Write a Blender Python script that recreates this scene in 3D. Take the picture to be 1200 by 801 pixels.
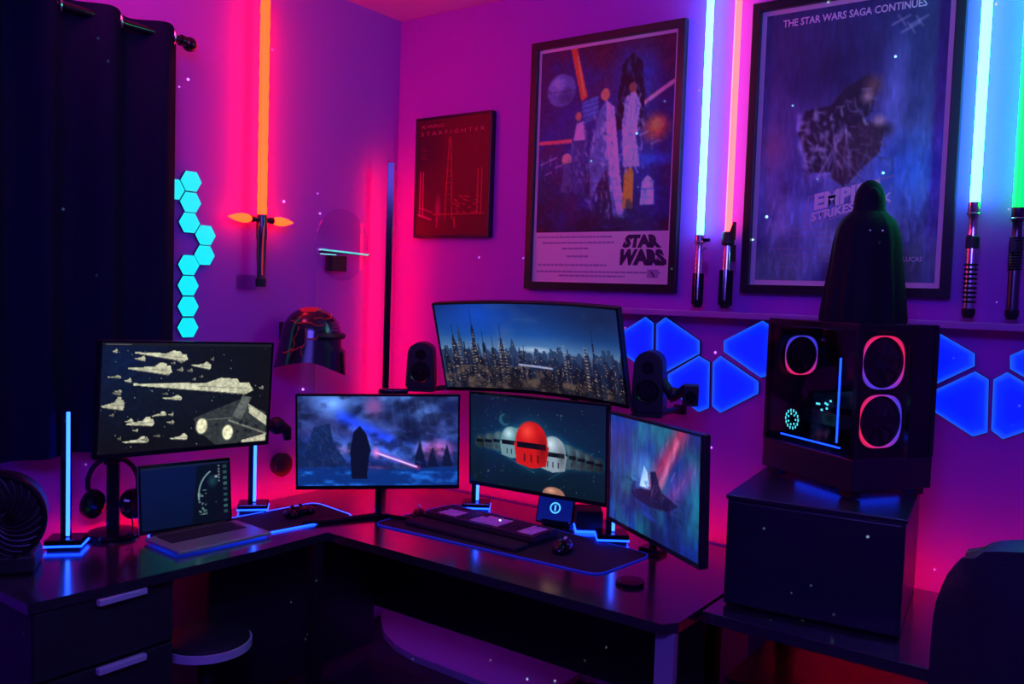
import bpy, bmesh, math, random
import numpy as np
from math import sin, cos, pi, radians, sqrt, floor as fl
from mathutils import Matrix, Vector
for o in list(bpy.data.objects): bpy.data.objects.remove(o)
sc = bpy.context.scene
COL = sc.collection

# ------------------------------------------------------------------ camera
FPX = 1020.0
YAW, PITCH, ROLL = radians(36), radians(-3.2), radians(1.9)
CAMP = Vector((2.99, -3.12, 1.62))
F_ = Vector((-sin(YAW)*cos(PITCH), cos(YAW)*cos(PITCH), sin(PITCH)))
R0 = Vector((cos(YAW), sin(YAW), 0)); U0 = R0.cross(F_)
R_ = R0*cos(ROLL)+U0*sin(ROLL); U_ = U0*cos(ROLL)-R0*sin(ROLL)
cam = bpy.data.cameras.new('camera'); cam.sensor_fit = 'HORIZONTAL'; cam.sensor_width = 36
cam.lens = 36*FPX/1200; cam.clip_start = .05
camo = bpy.data.objects.new('camera', cam); COL.objects.link(camo); sc.camera = camo
camo.matrix_world = Matrix((R_, U_, -F_)).transposed().to_4x4()
camo.location = CAMP

# ------------------------------------------------------------------ world, exposure, fill lamps and projector
w = bpy.data.worlds.new('night'); sc.world = w; w.use_nodes = True
w.node_tree.nodes['Background'].inputs[0].default_value = (0.02, 0.01, 0.06, 1)
w.node_tree.nodes['Background'].inputs[1].default_value = 0.3
sc.view_settings.view_transform = 'Standard'; sc.view_settings.look = 'None'
sc.view_settings.exposure = 0.0; sc.view_settings.gamma = 1; sc.view_settings.use_curve_mapping = False

def area_lamp(name, loc, target, size, sizey, color, power):
    l = bpy.data.lights.new(name, 'AREA'); l.shape = 'RECTANGLE'; l.size = size; l.size_y = sizey
    l.color = color; l.energy = power
    o = bpy.data.objects.new(name, l); COL.objects.link(o); o.location = loc
    o.rotation_euler = (Vector(target)-Vector(loc)).to_track_quat('-Z', 'Y').to_euler()
    return o
# unseen fill lamps added for the violet and magenta ambient light
area_lamp('violet_fill', (2.9, -3.3, 2.84), (1.2, -0.4, 1.0), 1.2, 0.8, (0.15, 0.085, 1.0), 66)
area_lamp('magenta_fill', (0.45, -1.7, 2.84), (1.0, 0.1, 2.0), 0.5, 0.5, (1.0, 0.05, 0.3), 8)

# star projector on a shelf in the room behind: a point lamp seen through a pierced globe
sp = bpy.data.lights.new('star_projector', 'POINT'); sp.energy = 400.0; sp.shadow_soft_size = 0.0
sp.use_nodes = True; nt = sp.node_tree; nt.nodes.clear()
lo = nt.nodes.new('ShaderNodeOutputLight'); em = nt.nodes.new('ShaderNodeEmission')
tc = nt.nodes.new('ShaderNodeTexCoord'); vo = nt.nodes.new('ShaderNodeTexVoronoi'); vo.inputs['Scale'].default_value = 40
nrm = nt.nodes.new('ShaderNodeVectorMath'); nrm.operation = 'NORMALIZE'
mr = nt.nodes.new('ShaderNodeMapRange'); mr.inputs['From Min'].default_value = 0.065; mr.inputs['From Max'].default_value = 0.02
mr.inputs['To Min'].default_value = 0; mr.inputs['To Max'].default_value = 1
sep = nt.nodes.new('ShaderNodeSeparateColor')
pw = nt.nodes.new('ShaderNodeMath'); pw.operation = 'POWER'; pw.inputs[1].default_value = 1.5
mu = nt.nodes.new('ShaderNodeMath'); mu.operation = 'MULTIPLY'
m2 = nt.nodes.new('ShaderNodeMath'); m2.operation = 'MULTIPLY'; m2.inputs[1].default_value = 20
nt.links.new(tc.outputs['Normal'], nrm.inputs[0]); nt.links.new(nrm.outputs[0], vo.inputs['Vector'])
nt.links.new(vo.outputs['Distance'], mr.inputs['Value']); nt.links.new(vo.outputs['Color'], sep.inputs[0])
nt.links.new(sep.outputs[0], pw.inputs[0]); nt.links.new(pw.outputs[0], mu.inputs[0]); nt.links.new(mr.outputs[0], mu.inputs[1])
nt.links.new(mu.outputs[0], m2.inputs[0]); nt.links.new(m2.outputs[0], em.inputs['Strength'])
em.inputs['Color'].default_value = (0.55, 1.0, 0.8, 1); nt.links.new(em.outputs[0], lo.inputs[0])
spo = bpy.data.objects.new('star_projector', sp); COL.objects.link(spo); spo.location = (3.35, -3.4, 2.0)

# ------------------------------------------------------------------ materials
def lin(c): return tuple(((x/12.92) if x <= .04045 else ((x+.055)/1.055)**2.4) for x in c)
def mat(name, color=(.5,.5,.5), rough=.5, metal=0., coat=0., noise=0., bump=0., nscale=40., spec=.5):
    m = bpy.data.materials.new(name); m.use_nodes = True; nt = m.node_tree; b = nt.nodes['Principled BSDF']
    b.inputs['Base Color'].default_value = (*color, 1); b.inputs['Roughness'].default_value = rough
    b.inputs['Metallic'].default_value = metal; b.inputs['Coat Weight'].default_value = coat
    b.inputs['Specular IOR Level'].default_value = spec
    if noise or bump:
        tc = nt.nodes.new('ShaderNodeTexCoord'); n = nt.nodes.new('ShaderNodeTexNoise')
        n.inputs['Scale'].default_value = nscale; n.inputs['Detail'].default_value = 4
        nt.links.new(tc.outputs['Object'], n.inputs['Vector'])
        if noise:
            mx = nt.nodes.new('ShaderNodeMix'); mx.data_type = 'RGBA'
            mx.inputs['A'].default_value = (*[c*(1-noise) for c in color], 1)
            mx.inputs['B'].default_value = (*[min(1, c*(1+noise)) for c in color], 1)
            nt.links.new(n.outputs['Fac'], mx.inputs['Factor']); nt.links.new(mx.outputs['Result'], b.inputs['Base Color'])
        if bump:
            bp = nt.nodes.new('ShaderNodeBump'); bp.inputs['Strength'].default_value = bump; bp.inputs['Distance'].default_value = .004
            nt.links.new(n.outputs['Fac'], bp.inputs['Height']); nt.links.new(bp.outputs['Normal'], b.inputs['Normal'])
    return m
def emat(name, color, strength):
    m = bpy.data.materials.new(name); m.use_nodes = True; nt = m.node_tree; b = nt.nodes['Principled BSDF']
    b.inputs['Base Color'].default_value = (0.02, 0.02, 0.02, 1); b.inputs['Roughness'].default_value = .4
    b.inputs['Emission Color'].default_value = (*color, 1); b.inputs['Emission Strength'].default_value = strength
    return m
def colmat(name, emit=0., rough=.4, coat=0.):
    m = bpy.data.materials.new(name); m.use_nodes = True; nt = m.node_tree; b = nt.nodes['Principled BSDF']
    a = nt.nodes.new('ShaderNodeVertexColor'); a.layer_name = 'Col'
    b.inputs['Roughness'].default_value = rough; b.inputs['Coat Weight'].default_value = coat; b.inputs['Coat Roughness'].default_value = .03
    if emit:
        b.inputs['Base Color'].default_value = (.01, .01, .01, 1)
        nt.links.new(a.outputs['Color'], b.inputs['Emission Color']); b.inputs['Emission Strength'].default_value = emit
    else: nt.links.new(a.outputs['Color'], b.inputs['Base Color'])
    return m
def glassmat(name, tint=(1,1,1), gloss=.12):
    m = bpy.data.materials.new(name); m.use_nodes = True; nt = m.node_tree; nt.nodes.clear()
    o = nt.nodes.new('ShaderNodeOutputMaterial'); t = nt.nodes.new('ShaderNodeBsdfTransparent'); g = nt.nodes.new('ShaderNodeBsdfGlossy')
    g.inputs['Roughness'].default_value = .03; t.inputs['Color'].default_value = (*tint, 1)
    mx = nt.nodes.new('ShaderNodeMixShader'); lw = nt.nodes.new('ShaderNodeLayerWeight'); lw.inputs['Blend'].default_value = .5; p_ = nt.nodes.new('ShaderNodeMath'); p_.operation = 'POWER'; p_.inputs[1].default_value = 4
    fr = nt.nodes.new('ShaderNodeMath'); fr.operation = 'MULTIPLY_ADD'; fr.inputs[1].default_value = .6; fr.inputs[2].default_value = gloss*.25
    nt.links.new(lw.outputs['Facing'], p_.inputs[0]); nt.links.new(p_.outputs[0], fr.inputs[0]); nt.links.new(fr.outputs[0], mx.inputs[0]); nt.links.new(t.outputs[0], mx.inputs[1]); nt.links.new(g.outputs[0], mx.inputs[2]); nt.links.new(mx.outputs[0], o.inputs[0])
    return m
M = {
 'wall': mat('lilac_wall_paint', (.44, .065, .62), .75, noise=.05, bump=.12, nscale=90, spec=.25),
 'ceil': mat('ceiling_paint', (.85, .25, .75), .85, spec=.2),
 'floor': mat('dark_floor', (.022, .02, .03), .5, noise=.3, nscale=12),
 'desk': mat('espresso_desk_laminate', (.02, .018, .03), .22, noise=.25, nscale=60, spec=.9, coat=.35),
 'cab': mat('dark_cabinet_laminate', (.02, .018, .028), .45, noise=.2, nscale=50),
 'black': mat('matt_black_plastic', (.012, .012, .016), .45),
 'gloss': mat('glossy_black_plastic', (.008, .008, .012), .15),
 'chrome': mat('brushed_chrome', (.75, .75, .8), .22, metal=1.),
 'dkmetal': mat('dark_metal', (.12, .12, .15), .3, metal=1.),
 'alu': mat('laptop_aluminium', (.42, .4, .45), .4, metal=.6),
 'handle': mat('satin_handle_metal', (.7, .62, .8), .45, metal=.3),
 'curtain': mat('navy_curtain_cloth', (.016, .018, .075), .9, noise=.15, nscale=200, spec=.1),
 'frame': mat('black_picture_frame', (.01, .01, .018), .35),
 'mat': mat('dark_desk_mat', (.02, .015, .03), .8, noise=.2, nscale=300),
 'keydark': mat('dark_keycap', (.03, .02, .05), .5),
 'keylite': mat('lilac_keycap', (.85, .7, .95), .5),
 'cloth': mat('black_statuette_cloth', (.010, .009, .018), .7, spec=.15),
 'chair': mat('black_chair_leather', (.018, .018, .03), .4, bump=.3, nscale=120),
 'box': mat('black_box_veneer', (.014, .012, .03), .35, noise=.15, nscale=40),
 'patch': mat('pale_light_patch', (.36, .26, .44), .6),
 'leg': mat('pale_metal_leg', (.4, .35, .5), .4, metal=.3),
 'ledge': mat('lilac_ledge_paint', (.42, .16, .55), .35),
 'acrylic': glassmat('clear_acrylic', (.97, .95, 1), .2),
 'glass': glassmat('case_glass', (.8, .8, .88), .15),
 'helm': mat('black_helmet_shell', (.012, .012, .022), .22, coat=.5),
 'crack': mat('red_helmet_paint', (.75, .04, .02), .35),
 'silver': mat('silver_trim', (.6, .6, .68), .25, metal=1.),
 'screen': colmat('screen_picture', 1.0, .25),
 'print': colmat('printed_poster', 0, .6, 0),
 'ledcol': colmat('led_colour_ring', 1.6),
 'panel': colmat('backlit_panel', 1.15),
 'ink': mat('dark_blue_ink', (.015, .015, .07), .5),
 'paleink': mat('pale_grey_ink', (.85, .85, .9), .6),
 'redink': mat('rose_ink', (.5, .05, .12), .5),
 'hex': emat('cyan_hexagon_light', (0.0, .78, .95), 1.05),
 'ledblue': emat('blue_led_strip', (.011, .062, 1.0), 10.0),
 'ledbase': emat('blue_base_led', (.003, .03, 1.0), 10.0),
 'matled': emat('mat_edge_led', (.003, .02, 1.0), .35),
 'ledred': emat('red_led_strip', (1.0, .002, .004), 27.0),
 'fillviolet': emat('violet_fill_strip', (.5, .02, 1.0), 9.0),
 'lampred': emat('red_corner_led', (1.0, .003, .01), 27),
 'orange': emat('orange_light_blade', (24.0, .22, .02), 1.0),
 'flare': emat('orange_light_flare', (14.0, .24, .03), 1.0),
 'blade_blue': emat('blue_light_blade', (.6, 12.0, 22.0), 1.0),
 'blade_red': emat('red_light_blade', (8.5, .33, .4), 1.0),
 'blade_cyan': emat('cyan_light_blade', (.6, 17.0, 17.0), 1.0),
 'blade_green': emat('green_light_blade', (.0, 26.0, .25), 1.0),
 'cyan': emat('cyan_led_dots', (.1, .9, .9), 1.6),
 'emblem': emat('blue_emblem_light', (.08, .45, 1.0), 1.4),
 'emblemdim': emat('blue_display_glow', (.0, .02, .5), .35),
 'whiteled': emat('white_bar_led', (.5, .5, .8), .8),
 'redspot': emat('red_indicator', (.8, .03, .02), .5),
}

M['desk'].node_tree.nodes['Principled BSDF'].inputs['Coat IOR'].default_value = 1.9
M['desk'].node_tree.nodes['Principled BSDF'].inputs['Coat Weight'].default_value = 1.0
M['desk'].node_tree.nodes['Principled BSDF'].inputs['Coat Roughness'].default_value = .14
# ------------------------------------------------------------------ object helpers
INV = {}
def link(o, parent=None):
    COL.objects.link(o)
    if parent is not None: o.parent = parent
def rootinv(p):
    while p is not None:
        if p.name in INV: return INV[p.name]
        p = p.parent
    return None
def tag(o, label=None, cat=None, group=None, kind=None):
    if label: o['label'] = label
    if cat: o['category'] = cat
    if group: o['group'] = group
    if kind: o['kind'] = kind
    return o
def thing(name, label, cat, loc, rz=0, group=None):
    o = bpy.data.objects.new(name, None); o.empty_display_size = .05; COL.objects.link(o)
    o.location = loc; o.rotation_euler = (0, 0, rz)
    INV[o.name] = (Matrix.Translation(loc) @ Matrix.Rotation(rz, 4, 'Z')).inverted()
    return tag(o, label, cat, group)
def V(*a): return Vector(a)
class MB:
    def __init__(s): s.bm = bmesh.new()
    def box(s, c, size, T=None, bev=0, seg=2, rz=0):
        m = Matrix.Translation(c) @ Matrix.Rotation(rz, 4, 'Z') @ Matrix.Diagonal((*size, 1))
        if T is not None: m = T @ m
        r = bmesh.ops.create_cube(s.bm, size=1, matrix=m)
        if bev:
            e = list({e for v in r['verts'] for e in v.link_edges})
            bmesh.ops.bevel(s.bm, geom=e, offset=bev, segments=seg, affect='EDGES', profile=.5)
        return s
    def cyl(s, p0, p1, r, r1=None, seg=18, caps=True):
        p0 = Vector(p0); p1 = Vector(p1); d = p1-p0; r1 = r if r1 is None else r1
        q = d.to_track_quat('Z', 'Y').to_matrix().to_4x4()
        bmesh.ops.create_cone(s.bm, cap_ends=caps, segments=seg, radius1=max(r, 1e-5), radius2=max(r1, 1e-5), depth=d.length,
                              matrix=Matrix.Translation((p0+p1)/2) @ q)
        return s
    def sphere(s, c, r, seg=20, T=None):
        if not hasattr(r, '__len__'): r = (r, r, r)
        m = Matrix.Translation(c) @ Matrix.Diagonal((*r, 1))
        if T is not None: m = T @ m
        bmesh.ops.create_uvsphere(s.bm, u_segments=seg, v_segments=seg//2+2, radius=1, matrix=m); return s
    def lathe(s, prof, T=Matrix.Identity(4), seg=24, fn=None):
        rows = []
        for (r, z) in prof:
            row = []
            for k in range(seg):
                a = 2*pi*k/seg; rr = r if fn is None else r*fn(a, z)
                row.append(s.bm.verts.new(T @ V(rr*cos(a), rr*sin(a), z)))
            rows.append(row)
        for a, b in zip(rows, rows[1:]):
            for k in range(seg):
                s.bm.faces.new((a[k], a[(k+1) % seg], b[(k+1) % seg], b[k]))
        for row, rev in ((rows[0], True), (rows[-1], False)):
            try: s.bm.faces.new(row[::-1] if rev else row)
            except Exception: pass
        return s
    def prism(s, pts, ext):
        ext = Vector(ext); a = [s.bm.verts.new(p) for p in pts]; b = [s.bm.verts.new(Vector(p)+ext) for p in pts]
        n = len(pts); s.bm.faces.new(a[::-1]); s.bm.faces.new(b)
        for k in range(n): s.bm.faces.new((a[k], a[(k+1) % n], b[(k+1) % n], b[k]))
        return s
    def tube(s, pts, r, seg=10):
        pts = [Vector(p) for p in pts]; rows = []; up = V(.123, .317, .94)
        for i, p in enumerate(pts):
            d = (pts[min(i+1, len(pts)-1)]-pts[max(i-1, 0)]).normalized()
            x = d.cross(up).normalized(); y = d.cross(x).normalized()
            rr = r[i] if hasattr(r, '__len__') else r
            rows.append([s.bm.verts.new(p+(x*cos(2*pi*k/seg)+y*sin(2*pi*k/seg))*rr) for k in range(seg)])
        for a, b in zip(rows, rows[1:]):
            for k in range(seg): s.bm.faces.new((a[k], a[(k+1) % seg], b[(k+1) % seg], b[k]))
        s.bm.faces.new(rows[0][::-1]); s.bm.faces.new(rows[-1]); return s
    def torus(s, c, axis, R, r, seg=32, rs=10, a0=0, a1=2*pi):
        q = Vector(axis).to_track_quat('Z', 'Y').to_matrix(); full = abs(a1-a0-2*pi) < 1e-6
        n = seg if full else seg+1; rows = []
        for i in range(n):
            a = a0+(a1-a0)*i/seg; rr = q @ V(cos(a), sin(a), 0); zz = q @ V(0, 0, 1)
            rows.append([s.bm.verts.new(Vector(c)+rr*(R+r*cos(2*pi*k/rs))+zz*(r*sin(2*pi*k/rs))) for k in range(rs)])
        prs = list(zip(rows, rows[1:]))+([(rows[-1], rows[0])] if full else [])
        for a, b in prs:
            for k in range(rs): s.bm.faces.new((a[k], a[(k+1) % rs], b[(k+1) % rs], b[k]))
        if not full: s.bm.faces.new(rows[0][::-1]); s.bm.faces.new(rows[-1])
        return s
    def build(s, name, m, parent=None, smooth=False, kind=None, label=None):
        bmesh.ops.recalc_face_normals(s.bm, faces=s.bm.faces[:])
        me = bpy.data.meshes.new(name); inv = rootinv(parent)
        if parent is None:
            xs = [v.co for v in s.bm.verts]
            mn = V(*[min(c[i] for c in xs) for i in range(3)]); mx = V(*[max(c[i] for c in xs) for i in range(3)])
            base = V((mn.x+mx.x)/2, (mn.y+mx.y)/2, mn.z); inv = Matrix.Translation(-base)
        if inv is not None: s.bm.transform(inv)
        s.bm.to_mesh(me); s.bm.free()
        if smooth:
            me.polygons.foreach_set('use_smooth', [True]*len(me.polygons)); me.set_sharp_from_angle(angle=radians(35))
        me.materials.append(M[m]); o = bpy.data.objects.new(name, me); link(o, parent)
        if parent is None: o.location = base
        if kind: o['kind'] = kind
        if label: o['label'] = label
        return o
def colmesh(name, verts, faces, cols, m, parent):
    """mesh with linear point colours; verts in world space"""
    inv = rootinv(parent); v = np.array(verts, dtype=np.float64)
    if inv is not None:
        A = np.array(inv); v = v @ A[:3, :3].T + A[:3, 3]
    me = bpy.data.meshes.new(name); me.from_pydata(v.tolist() if len(v) < 500 else v, [], faces)
    at = me.color_attributes.new('Col', 'FLOAT_COLOR', 'POINT')
    c = np.ones((len(v), 4), dtype=np.float32); c[:, :3] = cols; at.data.foreach_set('color', c.ravel())
    me.materials.append(M[m]); me.update(); o = bpy.data.objects.new(name, me); link(o, parent); return o
def picture(name, img, c, r, u, n, W, H, m, parent, R=None):
    """img: rows top to bottom, sRGB 0..1; a flat (or curved, radius R) sheet centred at c"""
    h, wd = img.shape[:2]; c, r, u, n = (np.array(a) for a in (c, r, u, n))
    X, Y = np.meshgrid(np.linspace(-W/2, W/2, wd), np.linspace(H/2, -H/2, h))
    P = c+X[..., None]*r+Y[..., None]*u
    if R: P = P+(X**2/(2*R))[..., None]*n
    idx = np.arange(h*wd).reshape(h, wd)
    f = np.stack([idx[:-1, :-1], idx[1:, :-1], idx[1:, 1:], idx[:-1, 1:]], -1).reshape(-1, 4)
    inv = rootinv(parent); v = P.reshape(-1, 3)
    A = np.array(inv); v = v @ A[:3, :3].T + A[:3, 3]
    me = bpy.data.meshes.new(name); nf = len(f)
    me.vertices.add(len(v)); me.vertices.foreach_set('co', v.ravel())
    me.loops.add(nf*4); me.loops.foreach_set('vertex_index', f.ravel())
    me.polygons.add(nf); me.polygons.foreach_set('loop_start', np.arange(0, nf*4, 4)); 
    me.update(calc_edges=True)
    at = me.color_attributes.new('Col', 'FLOAT_COLOR', 'POINT')
    i = np.clip(img, 0, 1); L = np.where(i <= .04045, i/12.92, ((i+.055)/1.055)**2.4)
    cc = np.ones((h*wd, 4), dtype=np.float32); cc[:, :3] = L.reshape(-1, 3); at.data.foreach_set('color', cc.ravel())
    me.materials.append(M[m]); o = bpy.data.objects.new(name, me); link(o, parent); return o
def lettering(text, box, y, m, parent, name='lettering', bold=.0, warp=None, ext=.0006, plane=None):
    """text laid flat on a wall-parallel plane, fitted to box=(x0,z0,x1,z1)"""
    cu = bpy.data.curves.new('t', 'FONT'); cu.body = text; cu.offset = bold; cu.extrude = 0; cu.resolution_u = 2
    t = bpy.data.objects.new('t', cu); COL.objects.link(t); dg = bpy.context.evaluated_depsgraph_get(); dg.update()
    me = bpy.data.meshes.new_from_object(t.evaluated_get(dg)); bpy.data.objects.remove(t)
    v = np.zeros(len(me.vertices)*3); me.vertices.foreach_get('co', v); v = v.reshape(-1, 3)
    mn, mx = v.min(0), v.max(0); s = (v-mn)/np.maximum(mx-mn, 1e-6)
    if warp: s[:, 0], s[:, 1] = warp(s[:, 0], s[:, 1])
    P = np.zeros_like(v); P[:, 0] = box[0]+s[:, 0]*(box[2]-box[0]); P[:, 2] = box[1]+s[:, 1]*(box[3]-box[1]); P[:, 1] = y
    A = np.array(rootinv(parent)); P = P @ A[:3, :3].T + A[:3, 3]
    me.vertices.foreach_set('co', P.ravel()); me.name = name; me.materials.clear(); me.materials.append(M[m]); me.update()
    o = bpy.data.objects.new(name, me); link(o, parent); return o
def copy_tree(o, parent=None):
    c = o.copy(); COL.objects.link(c)
    if parent: c.parent = parent
    if o.name in INV: INV[c.name] = INV[o.name]
    for ch in list(o.children): copy_tree(ch, c)
    return c
def basis(yaw, tilt, roll):
    yaw, tilt, roll = map(radians, (yaw, tilt, roll))
    n = V(cos(yaw)*cos(tilt), sin(yaw)*cos(tilt), sin(tilt)); r = V(-sin(yaw), cos(yaw), 0); u = n.cross(r)
    return r*cos(roll)+u*sin(roll), u*cos(roll)-r*sin(roll), n
def frameT(c, r, u, n):
    """local x=right, y=normal (towards viewer), z=up"""
    m = Matrix((r, n, u)).transposed().to_4x4(); m.translation = c; return m

# ------------------------------------------------------------------ setting
def struct(name, mb, m, smooth=False):
    o = mb.build(name, m, None, smooth); o['kind'] = 'structure'; return o
RX, RY, RZ = 4.1, -4.6, 2.91
struct('wall_left', MB().box((-.05, RY/2, RZ/2), (.1, -RY+.2, RZ)), 'wall')
struct('wall_back', MB().box((RX/2, .05, RZ/2), (RX, .1, RZ)), 'wall')
struct('wall_right', MB().box((RX+.05, RY/2, RZ/2), (.1, -RY+.2, RZ)), 'wall')
struct('wall_front', MB().box((RX/2, RY-.05, RZ/2), (RX, .1, RZ)), 'wall')
struct('floor', MB().box((RX/2, RY/2, -.05), (RX+.2, -RY+.2, .1)), 'floor')
struct('ceiling', MB().box((RX/2, RY/2, RZ+.05), (RX+.2, -RY+.2, .1)), 'ceil')
struct('trim_1', MB().box((2.0, -.0455, 1.566), (2.1, .09, .022), bev=.003), 'ledge')

# ------------------------------------------------------------------ curtain and rod
t = thing('curtain_rod', 'dark round curtain rod with ball finial above the navy curtain', 'curtain rod', (0, -1.22, 2.44))
MB().cyl((.1, -1.235, 2.497), (.1, -3.4, 2.51), .014).build('pole', 'gloss', t, True)
MB().sphere((.1, -1.212, 2.49), .027).cyl((.1, -1.25, 2.497), (.1, -1.232, 2.495), .02).build('finial', 'gloss', t, True)
MB().cyl((.0, -1.3, 2.47), (.1, -1.3, 2.482), .008).box((.004, -1.3, 2.47), (.008, .04, .07)).build('bracket', 'gloss', t)
b = MB(); ny, nz = 150, 40
def cfold(y, z):
    k = (z-1.03)/1.5
    return .1+.036*cos((y+1.33)*2*pi/.2)*(1-.18*(1-k))+.008*sin(y*17+z*1.3)+.004*sin(y*41+z*2)
rows = []
for j in range(nz+1):
    z = 1.03+(2.535-1.03)*j/nz
    rows.append([b.bm.verts.new((cfold(-1.25-i*2.1/ny, z), -1.25-i*2.1/ny, z)) for i in range(ny+1)])
for a_, c_ in zip(rows, rows[1:]):
    for i in range(ny): b.bm.faces.new((a_[i], a_[i+1], c_[i+1], c_[i]))
bmesh.ops.solidify(b.bm, geom=b.bm.faces[:], thickness=.003)
t = thing('window_curtain', 'navy blackout curtain with eyelets hanging in folds on the left wall', 'curtain', (.1, -2.3, 1.03))
b.build('cloth', 'curtain', t, True)
for k in range(11):
    y = -1.28-.1*k*2+.0; MB().torus((cfold(y, 2.5), y, 2.5), (.35, 1, 0), .026, .0045, 24, 8).build('eyelet', 'silver' if k < 6 else 'dkmetal', t, True)

# ------------------------------------------------------------------ desks
DZ = .73
t = thing('corner_desk', 'dark L-shaped corner desk carrying the screens along both walls', 'desk', (.35, -.4, 0))
MB().prism([(.1, -2.0, DZ-.03), (.575, -2.0, DZ-.03), (.632, -1.25, DZ-.03), (.63, -.975, DZ-.03), (1.97, -.975, DZ-.03), (2.0, -.93, DZ-.03), (2.0, -.15, DZ-.03), (.1, -.15, DZ-.03)], (0, 0, .03)).build('desk_top', 'desk', t)
MB().box((2.0-.035, -.93, .35), (.058, .03, .699), bev=.003).build('leg', 'leg', t)
MB().box((1.965, -.2, .35), (.058, .03, .699), bev=.003).build('leg', 'leg', t)
MB().box((.6, -1.0, .35), (.04, .04, .699), bev=.003).build('leg', 'black', t)
MB().box((1.82, -.25, .35), (.05, .05, .699), bev=.003).build('leg', 'black', t)
MB().box((1.0, -.39, .46), (1.7, .018, .47)).build('modesty_panel', 'cab', t)
MB().box((.30, -.82, .38), (.018, .84, .64)).build('modesty_panel', 'cab', t)
MB().box((1.05, -.146, .712), (1.85, .006, .012)).build('led_strip', 'ledred', t)
MB().box((1.05, -.105, .702), (1.86, .09, .004)).build('light_baffle', 'black', t)  # added lip, keeps the strip's red light off the floor
MB().box((.097, -.93, .712), (.006, 1.46, .012)).build('led_strip', 'ledred', t)
MB().box((.07, -.75, .702), (.06, 1.1, .004)).build('light_baffle', 'black', t)  # added lip blocking downward light along the left wall
MB().box((.6, -.376, .26), (1.0, .008, .012)).build('led_strip', 'fillviolet', t)  # hidden strip added to light the floor patch violet

t = thing('side_table', 'dark side table under the black cube box, beside the corner desk', 'table', (2.6, -.45, 0))
MB().box((2.605, -.475, DZ-.018), (1.19, .65, .034), bev=.002).build('table_top', 'desk', t)
for x, y in ((2.06, -.2), (3.15, -.2), (3.15, -.75)):
    MB().box((x, y, .348), (.05, .05, .694)).build('leg', 'black', t)
MB().box((2.6, -.146, .712), (1.1, .006, .012)).build('led_strip', 'ledred', t)

t = thing('drawer_unit', 'dark drawer cabinet with pale bar handles under the left desk', 'cabinet', (.33, -1.76, 0))
MB().box((.335, -1.77, .35), (.45, .43, .69)).build('body', 'cab', t)
for k, zt in enumerate((.70, .495, .29)):
    hgt = .2 if k < 2 else .25
    d = MB().box((.569, -1.77, zt-hgt/2-.002), (.014, .42, hgt-.006), bev=.002).build('drawer', 'cab', t)
    MB().box((.588, -1.735, zt-.014), (.022, .15, .02), bev=.003).build('handle', 'handle', d)

t = thing('round_stool', 'round stool tucked under the left desk beside the drawers', 'stool', (.50, -1.385, 0))
MB().lathe([(.0, .455), (.11, .452), (.138, .44), (.142, .425)], Matrix.Translation((.50, -1.385, 0)), 40).build('cushion', 'chair', t, True)
MB().lathe([(.142, .398), (.148, .40), (.148, .426), (.142, .427)], Matrix.Translation((.50, -1.385, 0)), 40).build('rim', 'handle', t, True)
MB().cyl((.50, -1.385, .03), (.50, -1.385, .42), .025).build('pillar', 'black', t, True)
MB().lathe([(.0, 0), (.17, 0), (.17, .01), (.03, .03), (0, .03)], Matrix.Translation((.50, -1.385, 0)), 32).build('foot', 'black', t, True)

t = thing('floor_light_patch', 'long pale board with rounded corner, added for the light on the floor by the wall', 'patch', (.66, -.17, 0))  # added slab, shaped as the floor light falling through the desk gap
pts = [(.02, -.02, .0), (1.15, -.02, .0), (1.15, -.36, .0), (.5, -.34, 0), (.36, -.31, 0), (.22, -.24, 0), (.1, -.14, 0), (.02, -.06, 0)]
MB().prism([(x, y, .001) for x, y, z in pts], (0, 0, .03)).build('panel', 'patch', t)
MB().box((.62, -.012, .05), (1.15, .02, .1)).build('rear_lip', 'patch', t)

t = thing('storage_box', 'dark open storage box lit red on the floor below the side table', 'box', (2.35, -.42, 0))
MB().box((2.35, -.42, .24), (.62, .46, .478), bev=.004).build('carcass', 'cab', t)
MB().box((2.35, -.42, .485), (.64, .48, .012), bev=.002).build('lid', 'dkmetal', t)

# ------------------------------------------------------------------ black cube box + computer tower
CB = (2.035, -.715); ba = radians(7.2); bx = V(cos(ba), sin(ba), 0); by = V(-sin(ba), cos(ba), 0)
cb = V(CB[0], CB[1], 0)+bx*.24+by*.255
t = thing('cube_cabinet', 'large plain black box on the side table carrying the computer tower', 'cabinet', (cb.x, cb.y, DZ), ba)
T = Matrix.Translation((cb.x, cb.y, DZ)) @ Matrix.Rotation(ba, 4, 'Z')
MB().box((0, 0, .16), (.476, .505, .31), T=T, bev=.004).build('body', 'box', t)
MB().box((0, -.255, .16), (.46, .008, .296), T=T, bev=.002).build('front_panel', 'box', t)
MB().box((0, 0, .321), (.484, .52, .012), T=T, bev=.002).build('top_panel', 'box', t)

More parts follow.
